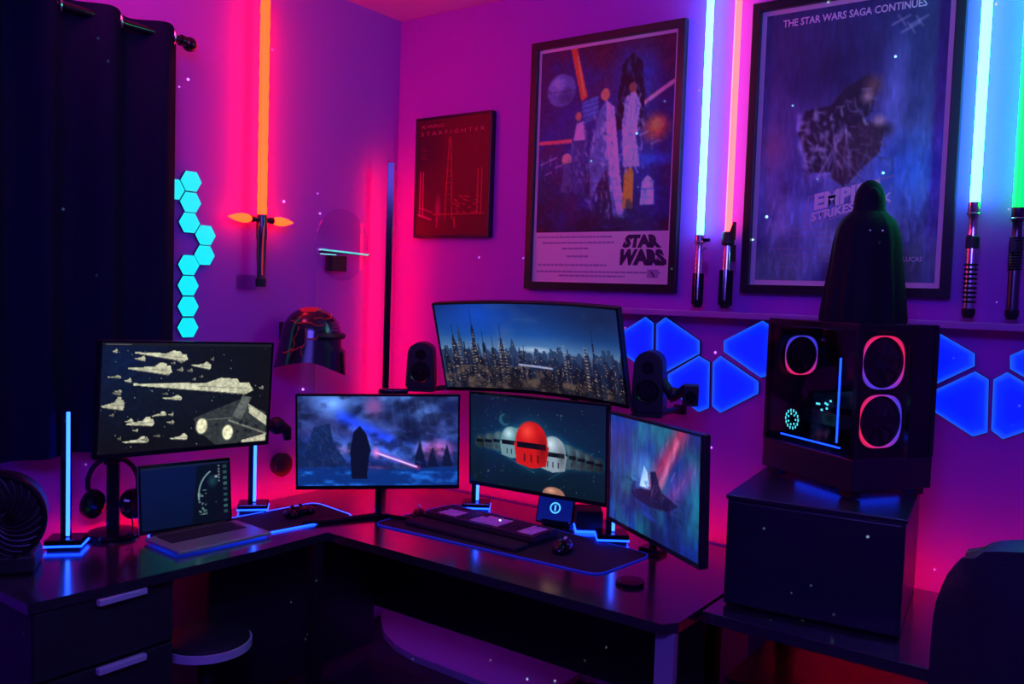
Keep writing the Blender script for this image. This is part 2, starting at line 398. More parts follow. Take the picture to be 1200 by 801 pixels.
PZ = 1.063; pc0 = V(2.34, -.555, 0); pa = radians(56.5); pu = V(cos(pa), sin(pa), 0); pl = V(-sin(pa), cos(pa), 0)
PU, PL = .295, .415; pm = pc0+pu*PU/2+pl*PL/2
TP = Matrix((pu, pl, V(0, 0, 1))).transposed().to_4x4(); TP.translation = V(pc0.x, pc0.y, PZ)   # local: x along fan face, y along glass side, z up
t = thing('computer_tower', 'black glass-sided computer tower with red ringed fans on the black box', 'computer', (pm.x, pm.y, PZ), pa)
H = .505
MB().box((PU/2, PL/2, .068), (PU, PL, .095), T=TP, bev=.004).build('plinth', 'box', t)
for x in (.03, PU-.03):
    for y in (.04, PL-.04): MB().box((x, y, .011), (.035, .05, .022), T=TP).build('foot', 'black', t)
MB().box((PU/2, PL/2, H-.012), (PU, PL, .024), T=TP, bev=.004).build('top_panel', 'gloss', t)
for x, y in ((.008, .008), (PU-.008, .008), (.008, PL-.008), (PU-.008, PL-.008), (.205, .008)): MB().box((x, y, .3), (.016, .016, .37), T=TP).build('pillar', 'gloss', t)
MB().box((PU-.006, PL/2, .3), (.006, PL-.03, .37), T=TP).build('motherboard_tray', 'black', t)
MB().box((PU/2, PL-.004, .3), (PU-.03, .006, .37), T=TP).build('rear_panel', 'black', t)
MB().box((.003, PL/2, .3), (.003, PL-.034, .368), T=TP).build('side_glass', 'glass', t)
MB().box((.1, .003, .3), (.17, .003, .368), T=TP).build('front_glass', 'glass', t)
MB().box((.25, .006, .3), (.075, .008, .368), T=TP).build('front_strip', 'gloss', t)
MB().box((.15, .22, .2), (.13, .28, .045), T=TP, bev=.004).build('graphics_card', 'gloss', t)
MB().box((.24, .24, .36), (.05, .09, .09), T=TP, bev=.004).build('cooler', 'dkmetal', t)
# LED strips along the glass
MB().box((.012, .085, .275), (.004, .004, .25), T=TP).build('light_strip', 'ledbase', t)
MB().box((.012, .205, .137), (.004, .27, .004), T=TP).build('light_strip', 'ledbase', t)
def fan_ring(c, ax, ay, r, parent, colfn, thick=.0, name='light_ring'):
    vs, cs, fs = [], [], []; n = 72
    for i in range(n):
        a = 2*pi*i/n; ca, sa = cos(a), sin(a)
        ro = r*1.0/((abs(ca)**3.0+abs(sa)**3.0)**(1/3.0)); ri = r*.965
        col = np.array(colfn(a))
        for rr, kk in ((ro+.001, .6), (ri, 1.)):
            vs.append(c+ax*(rr*ca)+ay*(rr*sa)); cs.append(col*kk)
    for i in range(n): j = (i+1) % n; fs.append((2*i, 2*j, 2*j+1, 2*i+1))
    return colmesh(name, [tuple(v) for v in vs], fs, np.array(cs), 'ledcol', parent)
def redblue(ph, bias=.0):
    def f(a):
        k = .5+.5*cos(a-ph)+bias; k = max(0, min(1, k)); k = k*k*(3-2*k)
        return (1.0*k+.06*(1-k), .02*k+.05*(1-k), .12*k+.75*(1-k))
    return f
def fan(c, ax, ay, an, r, parent, fn):
    f = MB(); Tm = frameT(c, ax, ay, an)
    f.cyl(c-an*.012, c+an*.0, r*.28, seg=20)
    for k in range(9):
        a = 2*pi*k/9; d = ax*cos(a)+ay*sin(a); e = ax*cos(a+.55)+ay*sin(a+.55)
        f.prism([c+d*r*.25-an*.004, c+e*r*.25-an*.012, c+(ax*cos(a+.8)+ay*sin(a+.8))*r*.9-an*.014, c+(ax*cos(a+.2)+ay*sin(a+.2))*r*.9-an*.004], -an*.0015)
    o = f.build('fan', 'black', parent)
    h = MB(); h.torus(c-an*.006, an, r*.97, .004, 40, 6); h.build('housing', 'black', o, True)
    fan_ring(c+an*.002, ax, ay, r, o, fn)
P = lambda x, y, z: TP @ V(x, y, z)
Z = V(0, 0, 1)
fan(P(.104, .016, .393), pu, Z, -pl, .077, t, redblue(radians(70), .12))
fan(P(.104, .016, .222), pu, Z, -pl, .077, t, redblue(radians(190), .05))
fan(P(.12, PL-.02, .385), pu, Z, -pl, .064, t, redblue(radians(260), -.15))
# lit swirl fan on the graphics card and memory lights
c = P(.03, .29, .175); g = MB()
for k in range(14):
    a = 2*pi*k/14
    g.box((.012, .29+.03*cos(a), .19+.028*sin(a)), (.002, .0035, .009), T=TP)
    if k % 2: g.box((.012, .29+.018*cos(a), .19+.017*sin(a)), (.002, .004, .006), T=TP)
g.build('card_lights', 'cyan', t, kind='stuff')
g = MB(); random.seed(3)
for k in range(7): g.box((.014, .12+random.random()*.06, .235+random.random()*.04), (.003, .006, .006), T=TP)
g.build('memory_lights', 'cyan', t, kind='stuff')
MB().box((PU/2, .055, .018), (.16, .006, .005), T=TP).build('base_light', 'ledbase', t)
MB().box((.055, PL/2, .018), (.006, .2, .005), T=TP).build('base_light', 'ledbase', t)

# draped statuette on the tower (plain stand-in)
sx, sy, sz = 2.30, -.37, PZ+H
t = thing('draped_statuette', 'black hooded and cloaked statuette standing on the computer tower', 'statuette', (sx, sy, sz))
Ts = Matrix.Translation((sx, sy, sz)) @ Matrix.Rotation(radians(36), 4, 'Z') @ Matrix.Diagonal((1, .62, 1, 1))
def folds(a, z): return 1+(.055*cos(a*11)+.03*cos(a*17+1))*max(0, 1-z/.36)
MB().lathe([(.122, 0), (.124, .01), (.118, .08), (.108, .16), (.100, .24), (.092, .28), (.080, .305), (.058, .326), (.044, .338)], Ts, 88, folds).build('cloak', 'cloth', t, True)
MB().lathe([(.056, .322), (.048, .34), (.047, .36), (.045, .378), (.039, .396), (.027, .414), (.012, .424), (.0, .426)], Ts, 24).build('hood', 'cloth', t, True)
Tf = Matrix.Translation((sx, sy, sz)) @ Matrix.Rotation(radians(36), 4, 'Z')
MB().sphere((0, -.020, .375), (.024, .010, .028), 16, T=Tf).build('hood_lining', 'cloth', t, True)
MB().sphere((-.018, -.058, .27), .0045, 10, T=Tf).build('clasp', 'silver', t, True)
MB().sphere((.018, -.058, .27), .0045, 10, T=Tf).build('clasp', 'silver', t, True)
MB().box((0, 0, .003), (.2, .13, .006), T=Tf).build('base', 'gloss', t)

# ------------------------------------------------------------------ triangular wall panels
def wallpoly(pts, y0, y1, y=None): pass
TRI = [('leftmost blue wall light panel, half hidden behind the curved monitor', [(1.27, 1.475), (1.383, 1.546), (1.421, 1.522), (1.425, 1.36), (1.385, 1.335), (1.27, 1.40)]),
 ('blue wall light panel directly above the right desk speaker', [(1.431, 1.519), (1.47, 1.548), (1.619, 1.463), (1.621, 1.414), (1.475, 1.326), (1.437, 1.348)]),
 ('blue wall light panel partly covered by the small camera on its bracket', [(1.49, 1.325), (1.617, 1.407), (1.663, 1.385), (1.668, 1.209), (1.627, 1.188), (1.494, 1.262)]),
 ('blue wall light panel hanging lowest between speaker and tower', [(1.673, 1.385), (1.703, 1.413), (1.857, 1.327), (1.858, 1.283), (1.713, 1.194), (1.678, 1.217)]),
 ('blue wall light panel just left of the computer tower', [(1.712, 1.469), (1.859, 1.552), (1.893, 1.535), (1.902, 1.355), (1.863, 1.34), (1.714, 1.427)]),
 ('blue wall light panel touching the top right of the tower', [(2.36, 1.53), (2.40, 1.565), (2.557, 1.477), (2.559, 1.437), (2.419, 1.35), (2.36, 1.385)]),
 ('blue wall light panel right of the tower, below the upper one', [(2.418, 1.334), (2.56, 1.422), (2.6, 1.399), (2.606, 1.229), (2.565, 1.21), (2.42, 1.294)]),
 ('blue wall light panel at the lower right edge of the picture', [(2.611, 1.4), (2.648, 1.427), (2.80, 1.34), (2.80, 1.295), (2.648, 1.212), (2.614, 1.237)]),
 ('blue wall light panel below the green sword, cut by the picture edge', [(2.652, 1.478), (2.80, 1.565), (2.83, 1.55), (2.83, 1.36), (2.80, 1.35), (2.654, 1.436)])]
for lab, pts in TRI:
    cx = sum(p[0] for p in pts)/len(pts); cz = sum(p[1] for p in pts)/len(pts)
    t = thing('triangle_light', lab, 'wall light', (cx, 0, min(p[1] for p in pts)), 0, 'blue triangular light panels on the back wall')
    MB().prism([(x, -.001, z) for x, z in pts], (0, -.009, 0)).build('backing', 'black', t)
    vs, cs, fs = [], [], []; n = len(pts)
    for k, colr in ((.985, (.015, .15, 1.0)), (.955, (.006, .07, 1.0)), (.80, (.0, .022, 1.0)), (.45, (.0, .01, .92))):
        for i, (x, z) in enumerate(pts):
            vs.append((cx+(x-cx)*k, -.0115, cz+(z-cz)*k)); b_ = 1+.0*i; cs.append(colr)
    for q in range(3):
        for i in range(n): j = (i+1) % n; fs.append((q*n+i, q*n+j, (q+1)*n+j, (q+1)*n+i))
    vs.append((cx, -.0115, cz)); cs.append((0, .01, .9)); 
    for i in range(n): fs.append((3*n+i, 3*n+(i+1) % n, 4*n))
    colmesh('diffuser', vs, fs, np.array(cs), 'panel', t)

# ------------------------------------------------------------------ cyan hexagons
HX = [(-1.140, 2.006), (-1.213, 1.968), (-1.141, 1.926), (-1.145, 1.848), (-1.074, 1.806), (-1.077, 1.728), (-1.146, 1.687), (-1.147, 1.608), (-1.146, 1.528), (-1.146, 1.447)]
HL = ['topmost cyan hexagon light beside the curtain', 'cyan hexagon light half hidden behind the curtain edge', 'cyan hexagon light second below the top of the column', 'cyan hexagon light where the chain steps out to the right', 'upper of the two cyan hexagons standing out to the right', 'lower of the two cyan hexagons standing out to the right', 'cyan hexagon light where the chain steps back left', 'cyan hexagon light third from the bottom of the chain', 'cyan hexagon light second from the bottom of the chain', 'lowest cyan hexagon light, just above the left monitor']
for (y, z), lab in zip(HX, HL):
    t = thing('hexagon_light', lab, 'wall light', (0, y, z-.04), 0, 'cyan hexagonal lights in a chain beside the curtain')
    hp = lambda r, x: [(x, y+r*cos(pi/3*k), z+r*.96*sin(pi/3*k)) for k in range(6)]
    MB().prism(hp(.0455, .0005), (.010, 0, 0)).build('body', 'black', t)
    MB().prism(hp(.0449, .0107), (.003, 0, 0)).build('diffuser', 'hex', t)

# ------------------------------------------------------------------ painter for flat prints and screens
class Cv:
    def __init__(s, w, h, c=(0, 0, 0)):
        s.w, s.h = w, h; s.a = np.ones((h, w, 3))*np.array(c)
        s.Y, s.X = np.mgrid[0:h, 0:w]; s.X = (s.X+.5)/w; s.Y = (s.Y+.5)/h; s.asp = w/h
    def mix(s, m, c): s.a = s.a*(1-m[..., None])+np.array(c)*m[..., None]; return s
    def add(s, m, c): s.a = s.a+np.array(c)*m[..., None]; return s
    def vgrad(s, stops):
        ys = [q[0] for q in stops]
        for k in range(3): s.a[..., k] = np.interp(s.Y, ys, [q[1][k] for q in stops])
        return s
    def blob(s, x, y, rx, ry, c, al=1., soft=1., rot=0., add=False):
        dx, dy = (s.X-x)*s.asp, s.Y-y; rx = rx*s.asp
        u = dx*cos(rot)+dy*sin(rot); v = -dx*sin(rot)+dy*cos(rot)
        d = np.sqrt((u/rx)**2+(v/ry)**2); m = np.clip((1-d)/soft, 0, 1)*al
        m = m*m*(3-2*m) if al == 1 else m
        return s.add(m, c) if add else s.mix(m, c)
    def ell(s, x, y, rx, ry, c, al=1., rot=0.): return s.blob(x, y, rx, ry, c, al, .12, rot)
    def poly(s, pts, c, al=1.):
        m = np.zeros((s.h, s.w), bool); n = len(pts)
        for i in range(n):
            x0, y0 = pts[i]; x1, y1 = pts[(i+1) % n]
            if y0 == y1: continue
            cr = ((y0 > s.Y) != (y1 > s.Y)) & (s.X < (x1-x0)*(s.Y-y0)/(y1-y0)+x0); m ^= cr
        return s.mix(m*al, c)
    def line(s, x0, y0, x1, y1, wd, c, al=1., soft=.5, add=False, w1=None):
        ax, ay = x0*s.asp, y0; bx_, by_ = x1*s.asp, y1; px, py = s.X*s.asp, s.Y
        L = (bx_-ax)**2+(by_-ay)**2+1e-9; tt = np.clip(((px-ax)*(bx_-ax)+(py-ay)*(by_-ay))/L, 0, 1)
        d = np.hypot(px-ax-tt*(bx_-ax), py-ay-tt*(by_-ay)); ww = wd+(0 if w1 is None else (w1-wd)*tt)
        m = np.clip((1-d/ww)/soft, 0, 1)*al
        return s.add(m, c) if add else s.mix(m, c)
    def strokes(s, pts, cols, n, L, wd, seed, ang=1.4, spread=.5, al=.6):
        r = random.Random(seed); xs = [p[0] for p in pts]; ys = [p[1] for p in pts]; k = 0
        def inside(x, y):
            c = False
            for i in range(len(pts)):
                x0, y0 = pts[i-1]; x1, y1 = pts[i]
                if (y0 > y) != (y1 > y) and x < (x1-x0)*(y-y0)/(y1-y0)+x0: c = not c
            return c
        while k < n:
            x, y = r.uniform(min(xs), max(xs)), r.uniform(min(ys), max(ys)); k += 1
            if inside(x, y):
                a = ang+r.uniform(-spread, spread); s.line(x, y, x+L*cos(a)/s.asp*r.uniform(.4, 1), y+L*sin(a)*r.uniform(.4, 1), wd, r.choice(cols), al*r.uniform(.5, 1), .8)
        return s
    def noise(s, sx, sy, seed=0, octv=4):
        r = np.random.RandomState(seed); out = np.zeros((s.h, s.w)); amp = 1; tot = 0
        for o in range(octv):
            gx, gy = int(sx*2**o)+2, int(sy*2**o)+2; g = r.rand(gy+1, gx+1)
            fx, fy = s.X*(gx-1), s.Y*(gy-1); ix, iy = fx.astype(int), fy.astype(int); tx, ty = fx-ix, fy-iy
            tx = tx*tx*(3-2*tx); ty = ty*ty*(3-2*ty)
            out += amp*((g[iy, ix]*(1-tx)+g[iy, ix+1]*tx)*(1-ty)+(g[iy+1, ix]*(1-tx)+g[iy+1, ix+1]*tx)*ty); tot += amp; amp *= .5
        return out/tot
    def clouds(s, sx, sy, c, seed, lo=.45, hi=.75, al=1., mask=None, add=False):
        m = np.clip((s.noise(sx, sy, seed)-lo)/(hi-lo), 0, 1)*al
        if mask is not None: m = m*mask
        return s.add(m, c) if add else s.mix(m, c)
    def stars(s, n, seed, c=(.7, .8, .9), y1=1.):
        r = np.random.RandomState(seed)
        for _ in range(n):
            i, j = int(r.rand()*s.h*y1), int(r.rand()*s.w); s.a[i, j] = np.maximum(s.a[i, j], np.array(c)*(.3+.7*r.rand()))
        return s

def blur(a, n=1):
    for _ in range(n):
        p = np.pad(a, ((1, 1), (1, 1), (0, 0)), 'edge'); a = (p[:-2, 1:-1]+p[2:, 1:-1]+p[1:-1, :-2]+p[1:-1, 2:]+2*p[1:-1, 1:-1])/6
    return a
def art_fleet():
    c = Cv(250, 141, (.055, .055, .06)); c.blob(.1, .15, .45, .8, (.03, .12, .28), .85); c.blob(.45, .6, .5, .5, (.05, .09, .13), .6)
    c.stars(60, 4)
    cr = (.80, .80, .68); r = random.Random(5)
    def ship(x, y, L, h, rot=.0, g=1.):
        h *= 1.35; q = lambda u, v: (x+(u*cos(rot)*L-v*sin(rot)*h), y+(u*sin(rot)*L*c.asp*.9+v*cos(rot)*h*1.6))
        col = tuple(k*g for k in cr)
        c.poly([q(-.5, -.05), (q(.45, -.42)), q(.5, .05), q(.42, .34), q(-.5, .04)], col)
        c.poly([q(.05, -.2), q(.2, -.62), q(.34, -.6), q(.38, -.3)], col)
        c.line(*q(-.3, .12), *q(.42, .3), .006, (.32, .32, .30), .8); c.line(*q(0, -.05), *q(.44, -.05), .004, (.4, .4, .36), .7)
    ship(.32, .12, .30, .045, .12); ship(.26, .25, .24, .055, .08); ship(.53, .42, .72, .075, .07)
    ship(.55, .22, .12, .035, .12); ship(.20, .15, .06, .025, .1); ship(.07, .31, .07, .013, .05); ship(.09, .44, .05, .012)
    ship(.39, .52, .11, .025, .05); ship(.22, .74, .15, .045); ship(.20, .90, .14, .03); ship(.32, .67, .08, .02, -.1); ship(.44, .90, .10, .03); ship(.07, .57, .12, .06, 0, .9)
    for k in range(26): ship(.06+r.random()*.9, .04+r.random()*.9, .02+r.random()*.03, .008+r.random()*.014, r.random()*.2, .5+r.random()*.5)
    # large grey freighter shape with two lit engines
    c.poly([(.52, .72), (.62, .66), (.80, .56), (.98, .70), (.99, .93), (.80, .99), (.66, .99), (.55, .84)], (.20, .22, .22))
    c.poly([(.76, .72), (.82, .52), (.88, .54), (.82, .76)], (.36, .38, .36)); c.line(.74, .76, .99, .92, .012, (.5, .5, .46)); c.line(.55, .74, .76, .74, .008, (.4, .42, .4))
    for k in range(14): c.ell(.66+r.random()*.3, .62+r.random()*.32, .012, .02, (.10, .11, .12), .8)
    for x in (.572, .735): c.ell(x, .80+(.08 if x > .6 else 0), .042, .088, (.35, .37, .34)); c.ell(x, .80+(.08 if x > .6 else 0), .034, .076, (.98, .97, .80))
    c.poly([(.86, .60), (.99, .74), (.99, .84), (.87, .70)], (.75, .75, .64)); c.poly([(.83, .97), (.99, .92), (.99, .99), (.83, .995)], (.78, .77, .66))
    n = c.noise(60, 40, 8, 2); c.a *= (.72+.5*n)[..., None]
    c.a[:4] = (.10, .10, .11); c.line(.02, .015, .15, .015, .004, (.6, .6, .6), .8)
    return c.a
def art_storm():
    c = Cv(250, 141); c.vgrad([(0, (.16, .20, .34)), (.4, (.20, .20, .38)), (.62, (.10, .20, .55)), (.8, (.10, .13, .28)), (1, (.04, .18, .42))])
    c.clouds(6, 4, (.36, .46, .68), 3, .4, .8, .8); c.clouds(9, 6, (.05, .08, .20), 6, .45, .75, .8)
    c.blob(.22, .08, .16, .2, (.55, .68, .95), .9); c.blob(.47, .12, .08, .16, (.65, .25, .42), .8)
    c.line(.27, .22, .60, .52, .10, (.16, .30, .95), .7, 1.); c.line(.34, .36, .56, .60, .06, (.35, .45, 1.), .6, 1.)
    c.blob(.86, .60, .15, .15, (1., .36, .55), .95); c.blob(.47, .83, .14, .06, (.95, .35, .55), .7); c.blob(.3, .6, .12, .07, (.75, .35, .5), .5)
    c.clouds(10, 8, (.06, .08, .16), 11, .5, .7, .7)
    c.poly([(0, .45), (.06, .55), (.1, .35), (.2, .3), (.22, .52), (.30, .72), (.36, .9), (0, 1)], (.06, .12, .24), .85)
    for x, h_ in ((.76, .25), (.84, .2), (.93, .22)): c.poly([(x-.04, .9), (x-.025, .9-h_), (x, .86-h_*1.5), (x+.03, .9-h_*.8), (x+.06, .9)], (.05, .07, .16), .95)
    c.vgrad  # foreground
    c.poly([(0, .80), (.3, .78), (.6, .82), (1, .78), (1, 1), (0, 1)], (.04, .16, .36), .9); c.clouds(14, 20, (.14, .42, .72), 21, .45, .75, .7, mask=(c.Y > .84)*1.)
    c.strokes([(0, .3), (.35, .3), (.35, .8), (0, .8)], [(.10, .18, .34), (.16, .26, .44), (.05, .08, .16), (.3, .25, .38)], 160, .08, .008, 31, 1.2, .9, .4)
    c.strokes([(.35, .3), (.95, .4), (.9, .75), (.4, .75)], [(.18, .28, .85), (.10, .14, .45), (.5, .35, .6), (.3, .45, .95)], 120, .08, .007, 32, .7, .4, .3)
    # tall dark standing stone with a glowing fissure beside it
    c.poly([(.335, .92), (.325, .62), (.345, .40), (.385, .33), (.425, .42), (.455, .60), (.44, .70), (.43, .92)], (.035, .05, .12))
    c.line(.48, .62, .75, .80, .035, (.9, .2, .5), .6, 1.); c.line(.485, .63, .74, .79, .012, (1., .72, .85), 1., .6); c.blob(.485, .63, .03, .09, (1., .45, .65), .9)
    for k in range(6): c.line(.58+k*.05, .05, .60+k*.055, .35, .008, (.5, .55, .6), .15, 1.)
    return np.clip(blur(c.a, 1)*np.array((1.0, 1.2, 1.4)), 0, 1)
def art_domes():
    c = Cv(240, 140); c.vgrad([(0, (.035, .09, .20)), (.5, (.03, .13, .24)), (1, (.025, .10, .15))])
    c.blob(.45, .45, .5, .4, (.04, .22, .36), .7); c.stars(120, 9, (.35, .6, .7)); c.ell(.27, .26, .045, .07, (.12, .32, .42)); c.ell(.285, .25, .034, .055, (.05, .16, .25))
    c.line(.1, .55, .5, .80, .004, (.2, .5, .6), .5); c.line(.92, .50, .6, .85, .004, (.2, .5, .6), .5)
    def pod(x, y, s, base, hi, band=(.03, .04, .06)):
        c.blob(x, y, s*.75, s*1.4, (.15, .75, .9), .35, 1.)
        c.ell(x, y-s*.12, s*.50, s*.95, base); c.poly([(x-s*.52, y), (x+s*.52, y), (x+s*.44, y+s*.86), (x, y+s*1.02), (x-s*.44, y+s*.86)], base)
        c.blob(x-s*.12, y-s*.55, s*.3, s*.5, hi, .9, 1.); c.poly([(x-s*.44, y-.02), (x+s*.44, y-.02), (x+s*.44, y+s*.17), (x-s*.44, y+s*.17)], band)
        c.blob(x+s*.33, y+s*.2, s*.22, s*.9, tuple(k*.35 for k in base), .6, 1.)
        for q in (-.2, 0, .2): c.line(x+q*s, y+s*.45, x+q*s, y+s*.72, s*.05, band, .7)
    for i in range(5, 0, -1):
        g = .75-.09*i; s = .17-.02*i
        pod(.50-.075*i-.045, .47+.012*i, s, (.45*g, .62*g, .68*g), (.75*g, .95*g, 1.*g)); pod(.54+.07*i+.06, .55+.014*i, s, (.42*g, .52*g, .60*g), (.72*g, .9*g, 1.*g))
    pod(.325, .50, .17, (.42, .56, .60), (.8, .95, .98)); pod(.635, .57, .19, (.55, .62, .68), (.92, .98, 1.))
    pod(.475, .50, .25, (.78, .09, .07), (1., .30, .24))
    c.ell(.64, 1.0, .085, .085, (.62, .42, .36)); c.blob(.62, .96, .05, .04, (.95, .72, .6), .8)
    return c.a
def art_city():
    c = Cv(300, 132); c.vgrad([(0, (.05, .16, .42)), (.35, (.10, .30, .60)), (.52, (.34, .50, .68)), (.62, (.25, .30, .42)), (.8, (.10, .10, .16)), (1, (.09, .08, .10))])
    c.blob(.22, .12, .26, .35, (.06, .30, .80), .8); c.blob(.9, .1, .4, .5, (.07, .12, .24), .8); c.clouds(5, 4, (.30, .40, .58), 2, .5, .8, .4, mask=(c.Y < .6)*1.)
    c.blob(.52, .52, .14, .05, (.75, .82, .92), .8)
    r = random.Random(12)
    for layer, (g, n) in enumerate((((.14, .22, .36), 46), ((.10, .14, .24), 40), ((.06, .07, .12), 34))):
        for k in range(n):
            x = (k+r.random())/n; hgt = (.12+r.random()*.20)*(1.25-.18*layer)*(.55+1.0*min(1, abs(x-.52)*1.6)); y0 = .60+.09*layer; wd = .008+r.random()*.014
            top = y0-hgt*.8
            if r.random() < .13: c.poly([(x-wd, 1), (x-wd*.9, y0-hgt*.25), (x-wd*.5, y0-hgt*.5), (x-wd*.1, top), (x+wd*.1, top), (x+wd*.5, y0-hgt*.48), (x+wd, y0-hgt*.2), (x+wd, 1)], g, .9)
            else: s1 = .15+.4*r.random(); c.poly([(x-wd, 1), (x-wd, y0-hgt*s1*.6), (x-wd*.6, y0-hgt*s1*.62), (x-wd*.5, y0-hgt*s1), (x+wd*.5, y0-hgt*s1), (x+wd*.6, y0-hgt*s1*.7), (x+wd, y0-hgt*s1*.6), (x+wd, 1)], g, .9)
    for x, h0, wd in ((.025, .42, .016), (.075, .80, .018), (.13, .60, .016), (.185, .98, .017), (.235, .70, .014), (.285, .62, .014), (.335, .78, .012), (.43, .60, .009), (.455, .52, .01), (.66, .40, .008), (.70, .55, .015), (.80, .62, .012), (.845, .80, .011), (.90, .55, .010), (.95, .60, .011)):
        t0 = .92-h0*.86; c.poly([(x-wd, 1), (x-wd, .92-h0*.35), (x-wd*.6, .92-h0*.42), (x-wd*.55, .92-h0*.62), (x-wd*.2, .92-h0*.68), (x-wd*.06, t0), (x+wd*.06, t0), (x+wd*.2, .92-h0*.68), (x+wd*.55, .92-h0*.6), (x+wd*.6, .92-h0*.4), (x+wd, .92-h0*.33), (x+wd, 1)], (.08, .11, .20), .92)
        for q in range(int(26*h0)):
            yy = .92-h0*.66*r.random()+.05; c.line(x-wd*.4*r.random(), yy, x+wd*.4*r.random(), yy, .004, (.85, .74, .62), .35+.4*r.random())
    for k in range(1100):
        x, y = r.random(), .42+.57*r.random(); i, j = int(y*131), int(x*299)
        if c.a[i, j].sum() < .9 and r.random() < (y-.25): c.a[i, j] = np.array((.85, .72, .55))*(.35+.65*r.random())
    for x, w_ in ((.17, .01), (.32, .012), (.35, .01), (.80, .018), (.68, .01), (.10, .01)):
        for k in range(14): c.line(x-w_*.4, .45+k*.035, x+w_*.4, .45+k*.035, .006, (.75, .62, .50), .45+.3*r.random())
    c.blob(.5, .95, .7, .2, (.13, .11, .12), .6); c.line(.42, .70, .60, .72, .015, (.70, .74, .90), .8); c.clouds(20, 9, (.50, .40, .32), 5, .52, .75, .55, mask=(c.Y > .72)*1.)
    return c.a
def art_aurora():
    c = Cv(200, 150); c.vgrad([(0, (.12, .17, .32)), (.5, (.10, .28, .45)), (1, (.05, .10, .26))])
    c.clouds(4, 2, (.08, .48, .50), 4, .35, .7, .8); c.clouds(6, 2, (.06, .18, .55), 8, .4, .7, .8)
    c.line(.82, .02, .50, .55, .14, (.95, .14, .24), .75, 1.); c.line(.78, .1, .62, .5, .05, (1., .45, .55), .8, 1.); c.line(.92, .3, .70, .62, .12, (.55, .20, .50), .6, 1.)
    c.blob(.42, .45, .2, .22, (.45, .75, .85), .7); c.clouds(12, 3, (.03, .10, .30), 14, .5, .72, .8, mask=(c.Y > .55)*1.)
    c.poly([(.28, .66), (.38, .60), (.52, .58), (.50, .42), (.56, .40), (.62, .56), (.80, .62), (.70, .70), (.5, .73), (.36, .71)], (.04, .08, .20))
    c.poly([(.38, .58), (.43, .38), (.47, .44), (.50, .57)], (.78, .88, .95), .95); c.line(.44, .80, .56, .83, .02, (.2, .25, .8), .5, 1.)
    c.strokes([(.2, .5), (.9, .55), (.8, .8), (.3, .78)], [(.05, .12, .28), (.1, .22, .42), (.03, .05, .14)], 120, .07, .008, 33, .4, .5, .6)
    c.strokes([(.6, .05), (1, .0), (.9, .6), (.5, .6)], [(.9, .35, .5), (.6, .2, .4), (.95, .6, .7), (.4, .25, .5)], 60, .12, .007, 34, 2.0, .2, .35)
    n = c.noise(40, 8, 6, 3); c.a *= (.75+.5*n)[..., None]; return blur(c.a, 1)*np.array((.85, .95, 1.15))
def art_laptop():
    c = Cv(180, 115); c.vgrad([(0, (.015, .07, .26)), (1, (.01, .06, .19))]); c.poly([(.62, .05), (1, 0), (1, 1), (.55, 1)], (.015, .03, .05), .7)
    for k in range(40):
        a = pi*.95+k/40*1.25; c.line(.90+.27*cos(a), .55+.45*sin(a), .90+.262*cos(a+.03), .55+.44*sin(a+.03), .012, (.62, .80, .82), .5)
    c.blob(.80, .32, .08, .14, (.12, .32, .36), .8); c.blob(.845, .25, .03, .03, (.9, .95, .95), .9); c.clouds(30, 30, (.45, .6, .58), 4, .55, .7, .8, mask=((c.X > .62)&(c.X < .73)&(c.Y > .45)&(c.Y < .86))*1.)
    for k in range(9): c.poly([(.93, .07+k*.095), (.97, .07+k*.095), (.97, .12+k*.095), (.93, .12+k*.095)], (.35, .62, .60), .35+.06*(k % 4))
    for k in range(6): c.poly([(.865, .06+k*.05), (.89, .06+k*.05), (.89, .09+k*.05), (.865, .09+k*.05)], (.7, .8, .8), .5)
    c.line(.0, .02, 1, .02, .02, (.08, .12, .22), .9); return c.a
def art_red():
    c = Cv(120, 150); c.a[...] = np.array((.34, .015, .06)); c.blob(0, .4, .45, .7, (.13, .0, .13), .9); c.blob(.8, .3, .5, .6, (.45, .02, .06), .7)
    ink = (.78, .12, .20); pk = (.72, .12, .50)
    for s_ in (-1, 1):
        c.line(.47+s_*.01, .17, .47+s_*.035, .55, .006, ink, .8); c.line(.47+s_*.035, .55, .47+s_*.05, .86, .008, ink, .7)
    for k in range(9): c.line(.44, .30+k*.05, .50, .30+k*.05, .004, ink, .5)
    for x in (.06, .10, .86, .91): c.line(x, .45, x, .82, .009, ink if x > .5 else pk, .7)
    for k in range(24):
        x = .50+random.Random(k).random()*.36; y = .66+random.Random(k+50).random()*.15; c.line(x, y, x+.03, y+.008, .008, ink, .6)
    c.line(.04, .82, .22, .86, .012, pk, .8); c.line(.06, .76, .24, .80, .008, pk, .6); c.blob(.32, .77, .06, .15, pk, .8); c.line(.31, .85, .31, .93, .008, pk, .7); c.line(.55, .85, .56, .93, .01, ink, .8)
    c.line(.25, .82, .95, .82, .006, ink, .6)
    for k in range(5): c.line(.06, .25+k*.022, .12+.03*(k % 3), .25+k*.022, .004, pk, .35)
    return c.a
